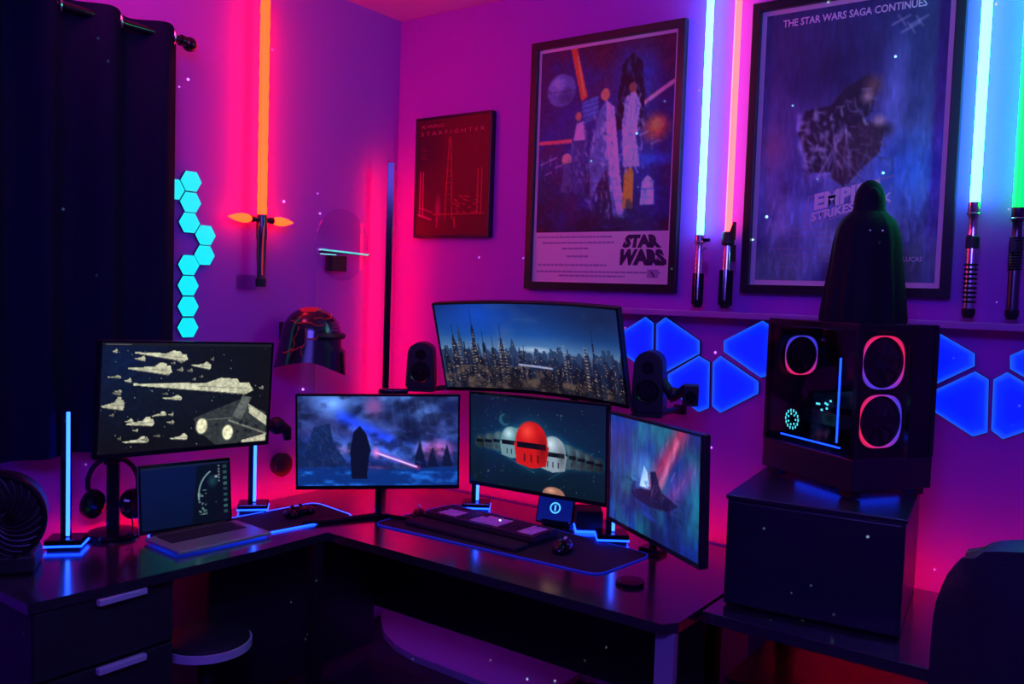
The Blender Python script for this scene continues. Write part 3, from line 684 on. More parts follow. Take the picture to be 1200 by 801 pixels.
def art_collage():
    c = Cv(210, 260); c.vgrad([(0, (.22, .09, .16)), (.35, (.15, .13, .28)), (.62, (.10, .20, .34)), (.8, (.06, .14, .20)), (1, (.05, .08, .12))])
    c.clouds(4, 5, (.10, .16, .40), 1, .4, .75, .8); c.clouds(5, 6, (.30, .10, .14), 5, .5, .8, .6)
    c.blob(.72, .22, .24, .24, (.12, .22, .50), .8); c.ell(.17, .22, .12, .095, (.28, .34, .46)); c.blob(.14, .19, .08, .06, (.55, .60, .68), .7); c.blob(.21, .26, .08, .07, (.10, .12, .22), .7); c.line(.06, .225, .28, .225, .003, (.15, .17, .25), .8)
    c.poly([(.235, 0), (.28, 0), (.375, .27), (.33, .29)], (.95, .30, .12)); c.line(.29, .05, .35, .26, .006, (1., .6, .35), .8)
    c.line(0, .50, .28, .50, .012, (1., .35, .28), .95); c.line(1, .24, .74, .36, .013, (1., .55, .50), .95); c.blob(.88, .47, .13, .10, (.90, .38, .12), .9); c.blob(.90, .45, .06, .05, (1., .65, .3), .8)
    c.blob(.85, .63, .25, .05, (.10, .35, .70), .8)
    # plain draped silhouettes, no portraits
    c.poly([(.60, .30), (.63, .12), (.70, .07), (.77, .12), (.80, .30), (.78, .46), (.60, .46)], (.045, .05, .10)); c.blob(.68, .14, .03, .05, (.25, .30, .45), .6)
    c.poly([(.44, .90), (.40, .62), (.46, .36), (.52, .30), (.58, .36), (.60, .55), (.64, .72), (.68, .93), (.60, .92), (.54, .66), (.48, .74), (.42, .86)], (.30, .36, .48))
    c.poly([(.52, .30), (.58, .34), (.61, .52), (.64, .70), (.68, .90), (.64, .93), (.57, .72), (.53, .52)], (.66, .62, .68)); c.ell(.51, .27, .035, .035, (.70, .42, .26))
    c.poly([(.64, .44), (.66, .30), (.72, .26), (.77, .34), (.74, .50), (.78, .66), (.66, .66)], (.62, .56, .66)); c.ell(.71, .25, .03, .03, (.48, .26, .18))
    c.poly([(.27, .72), (.26, .50), (.29, .40), (.35, .38), (.39, .46), (.37, .60), (.38, .80), (.31, .80)], (.18, .22, .36)); c.poly([(.28, .50), (.30, .41), (.35, .40), (.37, .50)], (.72, .66, .70)); c.ell(.31, .37, .025, .025, (.62, .40, .28))
    c.poly([(.33, .30), (.45, .27), (.47, .38), (.36, .42)], (.20, .30, .45)); 
    for k in range(4): c.line(.33, .30+k*.025, .46, .28+k*.025, .003, (.45, .60, .75), .5)
    c.ell(.23, .60, .04, .035, (.80, .62, .42)); c.poly([(.19, .78), (.21, .62), (.26, .62), (.28, .78)], (.25, .28, .38))
    c.poly([(.66, .88), (.67, .68), (.72, .66), (.74, .70), (.74, .88)], (.72, .48, .14)); c.poly([(.79, .86), (.80, .74), (.84, .71), (.88, .74), (.89, .86)], (.66, .68, .80)); c.line(.80, .78, .88, .78, .005, (.2, .25, .5), .8)
    for x, y in ((.05, .62), (.12, .60), (.08, .68), (.17, .64), (.88, .55), (.8, .5)): c.line(x-.03, y, x+.03, y-.015, .004, (.6, .62, .68), .8); c.line(x-.02, y-.03, x-.02, y+.03, .003, (.5, .52, .6), .7)
    c.strokes([(.40, .32), (.56, .32), (.70, .92), (.38, .90)], [(.9, .86, .86), (.16, .2, .32), (.45, .5, .62), (.7, .62, .6)], 150, .05, .006, 1)
    c.strokes([(.62, .28), (.80, .28), (.80, .66), (.62, .66)], [(.85, .8, .85), (.3, .25, .4), (.55, .5, .66)], 90, .045, .006, 2)
    c.strokes([(.25, .38), (.40, .38), (.42, .84), (.22, .84)], [(.1, .14, .26), (.4, .46, .6), (.7, .66, .7), (.2, .32, .42)], 110, .04, .005, 3)
    c.strokes([(0, .62), (1, .58), (1, 1), (0, 1)], [(.05, .2, .28), (.1, .3, .4), (.03, .07, .12), (.25, .35, .45)], 240, .05, .005, 4, .3, 1.2, .45)
    c.strokes([(.6, .08), (.82, .08), (.84, .4), (.58, .4)], [(.03, .04, .1), (.15, .22, .4), (.3, .36, .5)], 70, .05, .005, 5)
    c.clouds(16, 14, (.04, .16, .22), 9, .48, .7, .7, mask=np.clip((c.Y-.62)*4, 0, 1)); c.a = blur(c.a, 2); n = c.noise(50, 60, 3, 2); c.a = np.clip(np.array((1.0, 1.4, 1.25))*c.a*(1.1+.5*n)[..., None], 0, .9)
    return c.a
def art_embrace():
    c = Cv(220, 330); c.vgrad([(0, (.10, .12, .24)), (.3, (.16, .15, .30)), (.55, (.24, .24, .42)), (.75, (.32, .34, .48)), (1, (.24, .30, .34))])
    c.clouds(4, 7, (.08, .10, .24), 2, .42, .75, .8); c.clouds(8, 3, (.20, .30, .52), 7, .5, .8, .6, mask=np.clip((c.Y-.4)*3, 0, 1)); c.blob(.85, .62, .3, .18, (.14, .30, .62), .7); c.blob(.74, .32, .1, .25, (.46, .40, .66), .5, 1., .1)
    c.blob(.4, .22, .3, .18, (.05, .06, .14), .6); c.blob(.88, .93, .2, .12, (.10, .20, .16), .7); c.blob(.1, .95, .2, .12, (.12, .20, .20), .6); c.blob(.06, .5, .16, .12, (.45, .2, .22), .4)
    # two abstract leaning forms, no portraits
    c.poly([(.30, .60), (.22, .45), (.26, .37), (.40, .36), (.48, .30), (.60, .26), (.66, .30), (.62, .40), (.50, .47), (.42, .60)], (.09, .085, .12))
    c.poly([(.42, .62), (.46, .48), (.58, .42), (.70, .45), (.68, .54), (.58, .60), (.50, .66)], (.16, .11, .14))
    c.strokes([(.22, .42), (.42, .34), (.66, .28), (.62, .44), (.46, .62), (.26, .60)], [(.05, .05, .09), (.4, .38, .46), (.66, .62, .68), (.24, .2, .26)], 220, .035, .005, 6, .9, 1.0)
    c.strokes([(.44, .50), (.66, .42), (.70, .56), (.5, .66)], [(.1, .08, .12), (.4, .3, .36), (.2, .16, .22)], 90, .04, .005, 7, .8, .7)
    c.strokes([(.1, .55), (1, .45), (1, .95), (0, .95)], [(.35, .42, .62), (.24, .3, .5), (.48, .5, .64)], 260, .06, .005, 8, 1.5, .4, .35)
    c.blob(.63, .30, .07, .05, (.36, .22, .20), .9); c.blob(.60, .34, .05, .035, (.62, .46, .42), .8); c.blob(.67, .43, .055, .028, (.62, .44, .40), .9, 1., .4); c.blob(.71, .46, .05, .035, (.12, .08, .10), .9)
    r = random.Random(8)
    for k in range(26): c.blob(.22+r.random()*.26, .36+r.random()*.22, .014+r.random()*.02, .01+r.random()*.02, (.58, .56, .66), .55, 1.)
    for k in range(10): c.line(.30+r.random()*.2, .45, .34+r.random()*.25, .62, .004, (.5, .42, .5), .35)
    for x, y in ((.75, .09), (.80, .12), (.84, .10)): c.line(x-.04, y+.01, x+.05, y-.015, .004, (.62, .48, .58), .5); c.line(x-.01, y-.02, x+.03, y+.02, .003, (.6, .42, .5), .5)
    c.a = blur(c.a, 2); n = c.noise(60, 20, 5, 3); c.a = np.clip(.05+np.array((1.2, 1.55, 1.3))*c.a*(1.1+.5*n)[..., None], 0, 1); return c.a
def credits(c, rows, col, th=.0035):
    r = random.Random(4)
    for x0, x1, y in rows:
        x = x0
        while x < x1:
            L = .01+r.random()*.03; c.line(x, y, min(x+L, x1), y, th, col, .75, .8); x += L+.012
    return c

# ------------------------------------------------------------------ framed pictures on the back wall
def framed(name, label, x0, z0, x1, z1, fw, depth, img, border=None, bw=.0):
    t = thing(name, label, 'poster', ((x0+x1)/2, 0, z0))
    ym = -depth/2-.001
    for zz in (z1-fw/2, z0+fw/2): MB().box(((x0+x1)/2, ym, zz), (x1-x0, depth, fw), bev=.002).build('frame_rail', 'frame', t)
    for xx in (x0+fw/2, x1-fw/2): MB().box((xx, ym, (z0+z1)/2), (fw, depth, z1-z0-2*fw+.002), bev=.002).build('frame_stile', 'frame', t)
    xa, za, xb, zb = x0+fw-.001, z0+fw-.001, x1-fw+.001, z1-fw+.001
    if border: 
        MB().box(((xa+xb)/2, -depth*.35, (za+zb)/2), (xb-xa, .002, zb-za)).build('mount', border, t)
    return t, xa, za, xb, zb
M['paper'] = mat('cream_poster_paper', (.78, .78, .76), .6)
t, xa, za, xb, zb = framed('framed_poster', 'black framed poster with white lower band and large dark title, left of blue light sword', .797, 1.643, 1.511, 2.687, .031, .03, None, 'paper')
yp = -.0125
def sheet(name, img, x0, z0, x1, z1, y, parent, m='print'):
    picture(name, img, ((x0+x1)/2, y, (z0+z1)/2), (1, 0, 0), (0, 0, 1), (0, -1, 0), x1-x0, z1-z0, m, parent)
sheet('print', art_collage(), .842, 1.884, 1.467, 2.642, yp, t)
def wtop(a, b): return (.5+(a-.5)*(1-.42*b*1.0), b)
lettering('STAR', (1.262, 1.817, 1.442, 1.871), yp, 'ink', t, bold=.075, warp=lambda a, b: (.5+(a-.5)*(1-.24*b), b))
lettering('WARS', (1.228, 1.747, 1.474, 1.813), yp, 'ink', t, bold=.075, warp=lambda a, b: (.5+(a-.5)*(1-.25*b), b))
cv = Cv(200, 60, (.86, .86, .85)); credits(cv, [(.02, .60, .08), (.06, .62, .2), (.22, .42, .32), (.26, .42, .48), (.03, .56, .66), (.02, .95, .80), (.2, .7, .88)], (.30, .28, .5), .022); cv.line(.02, .95, .98, .95, .006, (.3, .28, .45), .8)
cv.poly([(.86, .74), (.94, .74), (.94, .90), (.86, .90)], (.62, .60, .70)); cv.line(.89, .78, .91, .88, .02, (.15, .15, .3), .9)
sheet('credit_print', cv.a, .842, 1.680, 1.467, 1.878, yp+.0008, t)
t, xa, za, xb, zb = framed('framed_poster', 'large black framed poster in misty blues with pale slanted title behind the statuette', 1.773, 1.65, 2.474, 2.693, .031, .03, None, 'paper')
cv = Cv(2, 2); a_ = art_embrace(); cvv = Cv(220, 330); cvv.a = a_
credits(cvv, [(.12, .62, .81), (.2, .62, .83), (.35, .55, .855), (.08, .70, .88), (.18, .55, .905), (.3, .6, .925), (.12, .36, .95)], (.62, .62, .72))
cvv.line(.30, .69, .76, .625, .003, (.66, .66, .78), .9); cvv.line(.30, .795, .55, .75, .003, (.66, .66, .78), .9); cvv.line(.30, .69, .295, .795, .004, (.66, .66, .78), .9)
sheet('print', cvv.a, 1.822, 1.699, 2.425, 2.645, yp, t)
lettering('THE STAR WARS SAGA CONTINUES', (1.882, 2.596, 2.355, 2.622), yp-.001, 'paleink', t, bold=.02)
sh = lambda a, b: (a, (b+a*1.25)/2.25)
lettering('EMPIRE', (2.024, 1.945, 2.24, 2.045), yp-.001, 'paleink', t, bold=.05, warp=lambda a, b: (a, (b*1.0+a*.75)/1.75))
lettering('STRIKES BACK', (2.015, 1.905, 2.28, 2.00), yp-.001, 'paleink', t, bold=.04, warp=lambda a, b: (a, (b*.55+a*1.1)/1.65))
lettering('LUCAS', (2.325, 1.768, 2.384, 1.784), yp-.001, 'paleink', t)
t, xa, za, xb, zb = framed('small_framed_picture', 'small square dark red picture with line drawn tower, nearest the corner', .146, 1.868, .597, 2.427, .012, .035, None, None)
sheet('print', art_red(), .157, 1.879, .586, 2.416, -.032, t)
MB().box((.371, -.014, 2.147), (.43, .025, .54)).build('backing', 'frame', t)
lettering('X-WING', (.180, 2.376, .32, 2.392), -.0335, 'redink', t)
lettering('S T A R F I G H T E R', (.180, 2.342, .56, 2.360), -.0335, 'redink', t)

# ------------------------------------------------------------------ light swords
def sword(label, x, y, z0, z1, zt, blade, r, style, wall='back', group='light swords on the back wall ledge'):
    t = thing('light_sword', label, 'light sword', (x, y, z0), 0, group)
    MB().cyl((x, y, z1-.004), (x, y, zt-r), r, seg=20).sphere((x, y, zt-r), r, 16).build('blade', blade, t, True)
    Tm = Matrix.Translation((x, y, 0)); h = z1-z0; q = .0165
    MB().lathe([(0, z0+.012), (q, z0+.012), (q, z0+h*.72), (q*.82, z0+h*.76), (q*.82, z0+h*.86), (q*1.1, z0+h*.88), (q*1.12, z1), (0, z1)], Tm, 24).build('hilt', 'chrome' if style != 3 else 'dkmetal', t, True)
    MB().lathe([(0, z0), (q*.8, z0), (q*1.2, z0+.012), (q*1.2, z0+.03), (0, z0+.03)], Tm, 20).build('pommel', 'black', t, True)
    g = MB()
    if style == 0:
        for k in range(8): a = 2*pi*k/8; g.box((x+q*1.12*cos(a), y+q*1.12*sin(a), z0+h*.26), (.006, .006, h*.42), rz=0)
        MB().box((x+.026, y-.004, z1-.02), (.03, .012, .012)).build('side_lens', 'gloss', t); MB().box((x+.02, y, z1-.05), (.016, .01, .01), bev=.002).build('button', 'silver', t)
    elif style == 1:
        for k in range(6): a = 2*pi*k/6+.2; g.box((x+q*1.2*cos(a), y+q*1.2*sin(a), z0+h*.27), (.009, .009, h*.46))
        s2 = MB(); s2.lathe([(q*1.0, z0+h*.82), (q*1.45, z0+h*.84), (q*1.45, z0+h*.97), (q*1.1, z1), (q*1.0, z0+h*.82)], Tm, 20); s2.build('shroud_ring', 'black', t, True)
        MB().prism([(x+.002, y-.02, z1-.03), (x+.026, y-.02, z1+.035), (x+.026, y-.02, z1-.03)], (0, .03, 0)).build('slanted_shroud', 'black', t); MB().box((x+.024, y, z0+h*.72), (.012, .014, .06)).build('control_box', 'black', t)
    else:
        n = 9 if style == 2 else 12
        for k in range(n): zz = z0+h*(.14 if style == 2 else .45)+k*h*(.36 if style == 2 else .3)/n; g.torus((x, y, zz), (0, 0, 1), q*1.02, .0042, 20, 6)
        MB().lathe([(q*1.0, z0+h*.60), (q*1.22, z0+h*.61), (q*1.22, z0+h*.70), (q*1.0, z0+h*.71)], Tm, 18).build('clamp_band', 'black', t, True); MB().box((x-.006, y-.018, z0+h*.66), (.012, .01, .04)).build('activation_box', 'black', t)
    g.build('grip', 'gloss', t, True)
    MB().torus((x, y, z0+h*.9), (0, 0, 1), q*1.2, .003, 20, 6).build('collar_ring', 'silver', t, True)
    MB().box((x, (y-q)/2, z0+h*.55), (.012, abs(y)-q+.012, .012)).box((x, -.002, z0+h*.55), (.03, .004, .05)).build('wall_clip', 'acrylic', t)
    MB().lathe([(0, z0-.009), (q*1.7, z0-.009), (q*1.7, z0-.003), (q*1.3, z0), (0, z0)], Tm, 24).build('stand_cup', 'acrylic', t, True)
    return t
sword('blue-white glowing light sword standing between the two large posters, slim silver hilt', 1.618, -.052, 1.59, 1.862, 2.82, 'blade_blue', .0125, 0)
sword('red-pink glowing light sword with black shrouded hilt, left of the misty blue poster', 1.728, -.052, 1.59, 1.872, 2.82, 'blade_red', .0125, 1)
sword('white-cyan glowing light sword with ribbed chrome hilt, right of the misty blue poster', 2.535, -.052, 1.59, 1.952, 2.84, 'blade_cyan', .0150, 2)
sword('green glowing light sword at the right edge of the picture', 2.655, -.052, 1.59, 1.933, 2.84, 'blade_green', .0165, 3)
# orange cross shaped sword on the left wall
lx, ly = .068, -.852
t = thing('cross_light_sword', 'orange glowing light sword with two small side blades hung on the left wall', 'light sword', (lx, ly, 1.615))
b = MB(); b.tube([(lx, ly+.0009*sin(k*1.7), 1.905+k*.0225) for k in range(40)], [.019*(1+.05*sin(k*2.3)) for k in range(40)], 14); b.build('blade', 'orange', t, True)
for s_ in (-1, 1):
    b = MB(); Tm = Matrix.Translation((lx, ly+s_*.050, 1.884)) @ Matrix.Rotation(-s_*pi/2, 4, 'X')
    b.lathe([(.008, 0), (.017, .02), (.019, .045), (.014, .075), (.004, .105), (0, .112)], Tm, 16); b.build('side_blade', 'flare', t, True)
Tm = Matrix.Translation((lx, ly, 0))
MB().lathe([(0, 1.625), (.016, 1.625), (.017, 1.70), (.0195, 1.74), (.0195, 1.80), (.022, 1.81), (.022, 1.875), (.018, 1.905), (0, 1.907)], Tm, 16).build('hilt', 'dkmetal', t, True)
MB().lathe([(0, 1.612), (.021, 1.612), (.022, 1.645), (.016, 1.65), (0, 1.65)], Tm, 16).build('pommel', 'black', t, True)
MB().cyl((lx, ly-.055, 1.884), (lx, ly+.055, 1.884), .010, seg=14).cyl((lx, ly-.056, 1.884), (lx, ly-.040, 1.884), .013, seg=14).cyl((lx, ly+.040, 1.884), (lx, ly+.056, 1.884), .013, seg=14).build('cross_guard', 'black', t, True)
MB().tube([(lx+.02, ly-.01, 1.66), (lx+.022, ly-.012, 1.74), (lx+.024, ly-.008, 1.86)], .003, 8).build('wire', 'redspot', t, True)
MB().box((.03, ly-.02, 1.604), (.06, .1, .006)).box((.003, ly-.02, 1.63), (.006, .1, .06)).build('wall_bracket', 'acrylic', t)

# ------------------------------------------------------------------ corner floor lamp
t = thing('corner_floor_lamp', 'slim black upright light bar in the corner washing the walls red', 'floor lamp', (.13, -.18, DZ))
dr = V(1, -1, 0).normalized(); dl = V(1, 1, 0).normalized(); TL = Matrix((dl, -dr, V(0, 0, 1))).transposed().to_4x4(); TL.translation = V(.13, -.18, 0)
MB().box((0, -.006, 1.472), (.030, .012, 1.464), T=TL, bev=.002).build('bar', 'gloss', t)
MB().box((0, .004, 1.472), (.022, .006, 1.44), T=TL).build('led_strip', 'lampred', t)
MB().box((0, 0, DZ+.010), (.09, .09, .019), T=TL, bev=.004).build('foot', 'gloss', t)

# ------------------------------------------------------------------ hologram disc with dark motor box
dy, dz = -.383, 1.812
t = thing('display_disc', 'clear acrylic disc with cyan lit blade and dark box on the left wall', 'wall display', (0, dy, 1.65))
MB().cyl((.035, dy, dz), (.039, dy, dz), .158, seg=56).build('clear_disc', 'acrylic', t, True)
MB().torus((.037, dy, dz), (1, 0, 0), .158, .0025, 64, 6).build('rim', 'acrylic', t, True)
MB().box((.025, -.408, 1.728), (.05, .088, .07), bev=.004).build('motor_box', 'black', t)
MB().box((.046, -.372, 1.775), (.006, .30, .010)).build('blade', 'dkmetal', t)
g = MB(); random.seed(9)
for k in range(46): g.box((.050, -.52+k*.0064, 1.779+(.003 if k % 2 else -.001)+(k-23)*-.0002), (.002, .0035+.002*random.random(), .0035))
for k in range(14): g.box((.050, -.52+k*.0066, 1.765), (.002, .004, .003))
g.build('led_row', 'cyan', t, kind='stuff')
t2 = MB().tube([(.006, -.50, 1.70), (.005, -.502, 1.5), (.006, -.5, 1.2), (.006, -.505, .9)], .0022, 6).build('hanging_cable', 'ledge', None, True)
tag(t2, 'thin cable running down the left wall from the clear disc', 'cable')

# ------------------------------------------------------------------ wall helmet
hx, hy, hz = .17, -.675, 1.405
t = thing('wall_helmet', 'glossy black helmet with red cracks and silver visor line hung on the left wall', 'helmet', (hx, hy, 1.26))
face = radians(42)
def shell(z0, z1, n=26, seg=56, inner=1.0):
    b = MB(); rows = []
    for i in range(n+1):
        z = z1+(z0-z1)*i/n; row = []
        for k in range(seg):
            a = 2*pi*k/seg; f = cos(a)        # f=1 front
            if z > .02: rr = .118*sqrt(max(0, 1-((z-.0)/.128)**2))**.85 if z < .1279 else .001
            else: rr = .118+.028*max(0, (.02-z)/.15)**1.2*(.35+.65*max(0, -f))+.012*max(0, (.02-z)/.15)*abs(sin(a))
            zz = z
            if z <= .02: zz = .02+(z-.02)*(1-.28*max(0, -cos(a*1))*0+.18*max(0, f)**2-.22*abs(sin(a))**3)
            ex = 1.10 if f > 0 else 1.02
            x = rr*cos(a)*ex+(.012*max(0, f)**4 if z < -.03 else 0); y = rr*sin(a)*.92
            x, y = x*cos(face)-y*sin(face), x*sin(face)+y*cos(face)
            row.append(b.bm.verts.new((hx+x*inner, hy+y*inner, hz+zz)))
        rows.append(row)
    for p, q in zip(rows, rows[1:]):
        for k in range(seg): b.bm.faces.new((p[k], p[(k+1) % seg], q[(k+1) % seg], q[k]))
    try: b.bm.faces.new(rows[0])
    except Exception: pass
    return b
b = shell(-.125, .128); b.build('shell', 'helm', t, True)
def hp_(a, z, r): 
    x, y = r*cos(a)*(1.1 if cos(a) > 0 else 1.02), r*sin(a)*.92; return (hx+x*cos(face)-y*sin(face), hy+x*sin(face)+y*cos(face), hz+z)
b = MB(); b.tube([hp_(a, .012, .121) for a in np.linspace(-1.25, 1.25, 24)], .014, 8); b.build('visor', 'black', t, True)
b = MB()
for k in range(5): b.tube([hp_(a, .034+k*.0085, .1165-k*.0017) for a in np.linspace(-.75, .75, 18)], .0022, 6)
b.build('visor_lines', 'silver', t, True)
b = MB(); random.seed(5)
def crack(a0, z0, a1, z1, r0):
    n = 8; pts = []
    for i in range(n+1):
        a = a0+(a1-a0)*i/n+random.uniform(-.05, .05); z = z0+(z1-z0)*i/n+random.uniform(-.006, .006)
        rr = .118*max(.05, 1-(max(0, z)/.128)**2)**.425+.0015 if z > .02 else .118+.02*max(0, (.02-z)/.15)*(.35+.65*max(0, -cos(a)))+.012*max(0, (.02-z)/.15)*abs(sin(a))+.003
        pts.append(hp_(a, z, rr))
    MB().tube(pts, .0022, 6).build('crack', 'crack', t, True)
crack(-1.9, .05, -2.1, -.09, 0); crack(-1.6, .04, -1.75, -.11, 0); crack(-1.3, .08, .3, .105, 0); crack(-1.0, .06, -2.3, .07, 0); crack(.3, -.10, .9, -.04, 0); crack(.1, -.11, .8, -.09, 0); crack(-1.5, .0, -.9, .02, 0); crack(-1.7, -.03, -2.4, -.06, 0)
MB().lathe([(.06, .112), (.045, .122), (.02, .1295), (0, .1305)], Matrix.Translation((hx, hy, hz)), 24).build('crown_mark', 'crack', t, True)
b = MB()
for k in range(7): a = -.42+k*.14; b.tube([hp_(a, -.045, .126), hp_(a, -.115, .132)], .004, 6)
b.build('face_ribs', 'gloss', t, True)
MB().box((.04, hy, hz+.02), (.08, .02, .02)).box((.004, hy, hz+.02), (.008, .05, .08)).build('wall_hook', 'black', t)

t = thing('wall_puck', 'round black speaker-like puck low on the left wall beside the storm screen', 'speaker', (0, -.69, .80))
MB().cyl((.0, -.69, .852), (.03, -.69, .852), .046, .05, 32).sphere((.03, -.69, .852), (.016, .050, .050), 24).build('housing', 'black', t, True)
MB().torus((.036, -.69, .852), (1, 0, 0), .03, .002, 30, 6).build('ring', 'gloss', t, True)

# ------------------------------------------------------------------ monitors
def monitor(label, c, ang, W, H, img, R=None, name='monitor', glare='screen'):
    r, u, n = basis(*ang); c = Vector(c)
    t = thing(name, label, 'monitor', (c.x, c.y, DZ)); T = frameT(c, r, u, n)
    bz, bb = .007, .014
    if not R:
        MB().box((0, -.014, 0), (W, .024, H), T=T, bev=.004).box((0, -.035, -.01), (W*.45, .03, H*.5), T=T, bev=.01).build('case', 'black', t)
        f = MB(); f.box((0, 0, H/2-bz/2), (W, .006, bz), T=T).box((0, 0, -H/2+bb/2), (W, .006, bb), T=T)
        f.box((-W/2+bz/2, 0, (bb-bz)/2), (bz, .006, H-bz-bb), T=T).box((W/2-bz/2, 0, (bb-bz)/2), (bz, .006, H-bz-bb), T=T)
        f.build('bezel', 'gloss', t)
    else:
        xs = np.linspace(-W/2, W/2, 33)
        def bar(mb, z0, z1, y0, y1):
            rows = [[mb.bm.verts.new(T @ V(x, x*x/(2*R)+yy, zz)) for (yy, zz) in ((y0, z0), (y1, z0), (y1, z1), (y0, z1))] for x in xs]
            for a, b in zip(rows, rows[1:]):
                for k in range(4): mb.bm.faces.new((a[k], a[(k+1) % 4], b[(k+1) % 4], b[k]))
            mb.bm.faces.new(rows[0]); mb.bm.faces.new(rows[-1][::-1]); return mb
        bar(MB(), -H/2, H/2, -.026, -.001).box((0, -.04, 0), (W*.3, .05, H*.5), T=T, bev=.012).build('case', 'black', t)
        f = MB(); bar(f, H/2-bz, H/2, -.001, .004); bar(f, -H/2, -H/2+bb, -.001, .004)
        for s_ in (-1, 1): f.box((s_*(W/2-bz/2), W*W/(8*R)+.001, 0), (bz, .006, H), T=T)
        f.build('bezel', 'gloss', t)
    sc_ = c+n*.0015+u*((bb-bz)/2)
    picture('screen', img, sc_, r, u, n, W-2*bz, H-bz-bb, 'screen', t, R)
    return t, T
tA, TA = monitor('left monitor showing cream spaceships on black, above the laptop', (.494, -1.451, 1.25), (-3.4, -.9, -2.0), .61, .36, art_fleet())
tB, TB = monitor('monitor with stormy blue and pink landscape standing across the corner', (.686, -.782, 1.046), (-48.6, -2.0, 1.1), .61, .36, art_storm())
tD, TD = monitor('monitor showing a red helmet-like dome among pale ones, below the curved screen', (1.207, -.502, 1.063), (-89.6, -1.6, 1.0), .61, .36, art_domes())
tE, TE = monitor('right angled monitor with blue and red misty picture, nearest the black cube box', (1.823, -.787, 1.071), (-127.0, -.4, 2.3), .61, .36, art_aurora())
tT, TT = monitor('wide curved monitor with night city skyline mounted above the others', (1.152, -.464, 1.416), (-89.5, -16.0, .8), .82, .36, art_city(), R=1.8, name='curved_monitor')
# stand of the corner monitor: V shaped feet and neck
s = MB(); n = V(cos(radians(-48.6)), sin(radians(-48.6)), 0); r = V(-n.y, n.x, 0); cB = V(.686, -.782, 0)
p0 = cB-n*.11+Z*(DZ+.008)
for s_ in (-1, 1):
    q = cB+r*s_*.27+n*.02+Z*(DZ+.008); s.tube([p0, q], [.012, .008], 8)
s.build('foot', 'gloss', tB, True)
MB().tube([p0, p0+Z*.14, cB-n*.05+Z*1.0], .014, 10).build('neck', 'gloss', tB, True)
# stand of right monitor
cE = V(1.823, -.787, 0); n = V(cos(radians(-127)), sin(radians(-127)), 0)
q = V(1.64, -.38, 0); MB().box(q+Z*(DZ+.01), (.08, .07, .02), bev=.004).build('clamp_base', 'gloss', tE)
MB().tube([q+Z*(DZ+.01), q+Z*1.05], .014, 12).build('pole', 'gloss', tE, True)
MB().tube([q+Z*1.04, cE-n*.045+Z*1.05], .018, 12).build('arm', 'gloss', tE, True)
# arm of left monitor
cA = TA @ V(0, -.05, 0)
MB().tube([cA, (.36, -1.2, 1.15), (.33, -.985, 1.085)], .022, 12).sphere((.33, -.97, 1.085), .034, 16).tube([(.33, -.965, 1.085), (.345, -.935, 1.065), (.345, -.93, 1.03)], [.03, .022, .016], 12).build('arm', 'black', tA, True)
MB().tube([(.33, -.99, 1.085), (.18, -.985, 1.10), (.004, -.98, 1.10)], .018, 12).box((.005, -.98, 1.10), (.01, .09, .12), bev=.003).build('wall_mount', 'black', tA, True)
# pole for the two middle screens
t = thing('monitor_arm_pole', 'black desk pole behind the middle monitors holding the curved one', 'monitor arm', (1.17, -.18, DZ))
MB().cyl((1.17, -.18, DZ), (1.17, -.18, 1.47), .017).build('pole', 'gloss', t, True)
MB().box((1.17, -.18, DZ+.012), (.11, .1, .024), bev=.004).build('clamp_base', 'gloss', t)
MB().tube([(1.17, -.18, 1.42), TT @ V(.0, -.06, 0)], .02, 12).build('upper_arm', 'gloss', t, True)
MB().tube([(1.17, -.18, 1.06), TD @ V(-.03, -.045, 0)], .02, 12).build('lower_arm', 'gloss', t, True)

# webcam on top of corner monitor
wc = TB @ V(.055, -.0, .18)
t = thing('webcam', 'small black webcam clipped on top of the corner monitor', 'webcam', (wc.x, wc.y, wc.z))
Tw = TB @ Matrix.Translation((.055, -.005, .192))
MB().box((0, 0, 0), (.11, .03, .018), T=Tw, bev=.006, seg=3).build('body', 'gloss', t, True)
MB().cyl(Tw @ V(0, .014, 0), Tw @ V(0, .019, 0), .006).build('lens', 'black', t, True)

# ------------------------------------------------------------------ speakers on stands
def speaker(label, x, y, z0, hh, wd, rz):
    t = thing('speaker', label, 'speaker', (x, y, z0), rz, 'black speakers beside the curved monitor')
    T = Matrix.Translation((x, y, 0)) @ Matrix.Rotation(rz, 4, 'Z')
    b = MB(); n = 10; rows = []
    out = [(-wd/2*.95, z0), (wd/2*.95, z0), (wd/2, z0+.02), (wd/2*.92, z0+hh*.62)]+[(wd/2*.90*cos(a), z0+hh*.78+hh*.22*sin(a)) for a in np.linspace(.15, pi-.15, 12)]+[(-wd/2*.92, z0+hh*.62), (-wd/2, z0+.02)]
    b.prism([T @ V(px, -.07, pz) for px, pz in out], T.to_3x3() @ V(0, .14, 0)); 
    bmesh.ops.bevel(b.bm, geom=b.bm.edges[:], offset=.006, segments=2, affect='EDGES')
    b.build('cabinet', 'black', t, True)
    for zz, rr in ((z0+hh*.36, wd*.33), (z0+hh*.74, wd*.17)):
        b = MB(); T2 = T @ Matrix.Translation((0, -.072, zz)) @ Matrix.Rotation(pi/2, 4, 'X')
        b.lathe([(rr*1.12, 0), (rr*1.08, .005), (rr, .003), (rr*.9, -.002), (rr*.4, -.008), (rr*.3, -.002), (0, .002)], T2, 32)
        b.build('driver_cone', 'gloss', t, True)
    MB().cyl((x, y+.05, z0-.012), (x, -.006, z0-.012), .012).box((x, -.004, z0-.014), (.05, .008, .036)).build('wall_bracket', 'black', t, True)
    MB().box((x, y, z0-.006), (wd*.95, .14, .012), rz=rz).build('shelf', 'black', t)
    return t
speaker('black speaker left of the curved monitor, above the corner screen', .435, -.27, 1.195, .20, .125, radians(36))
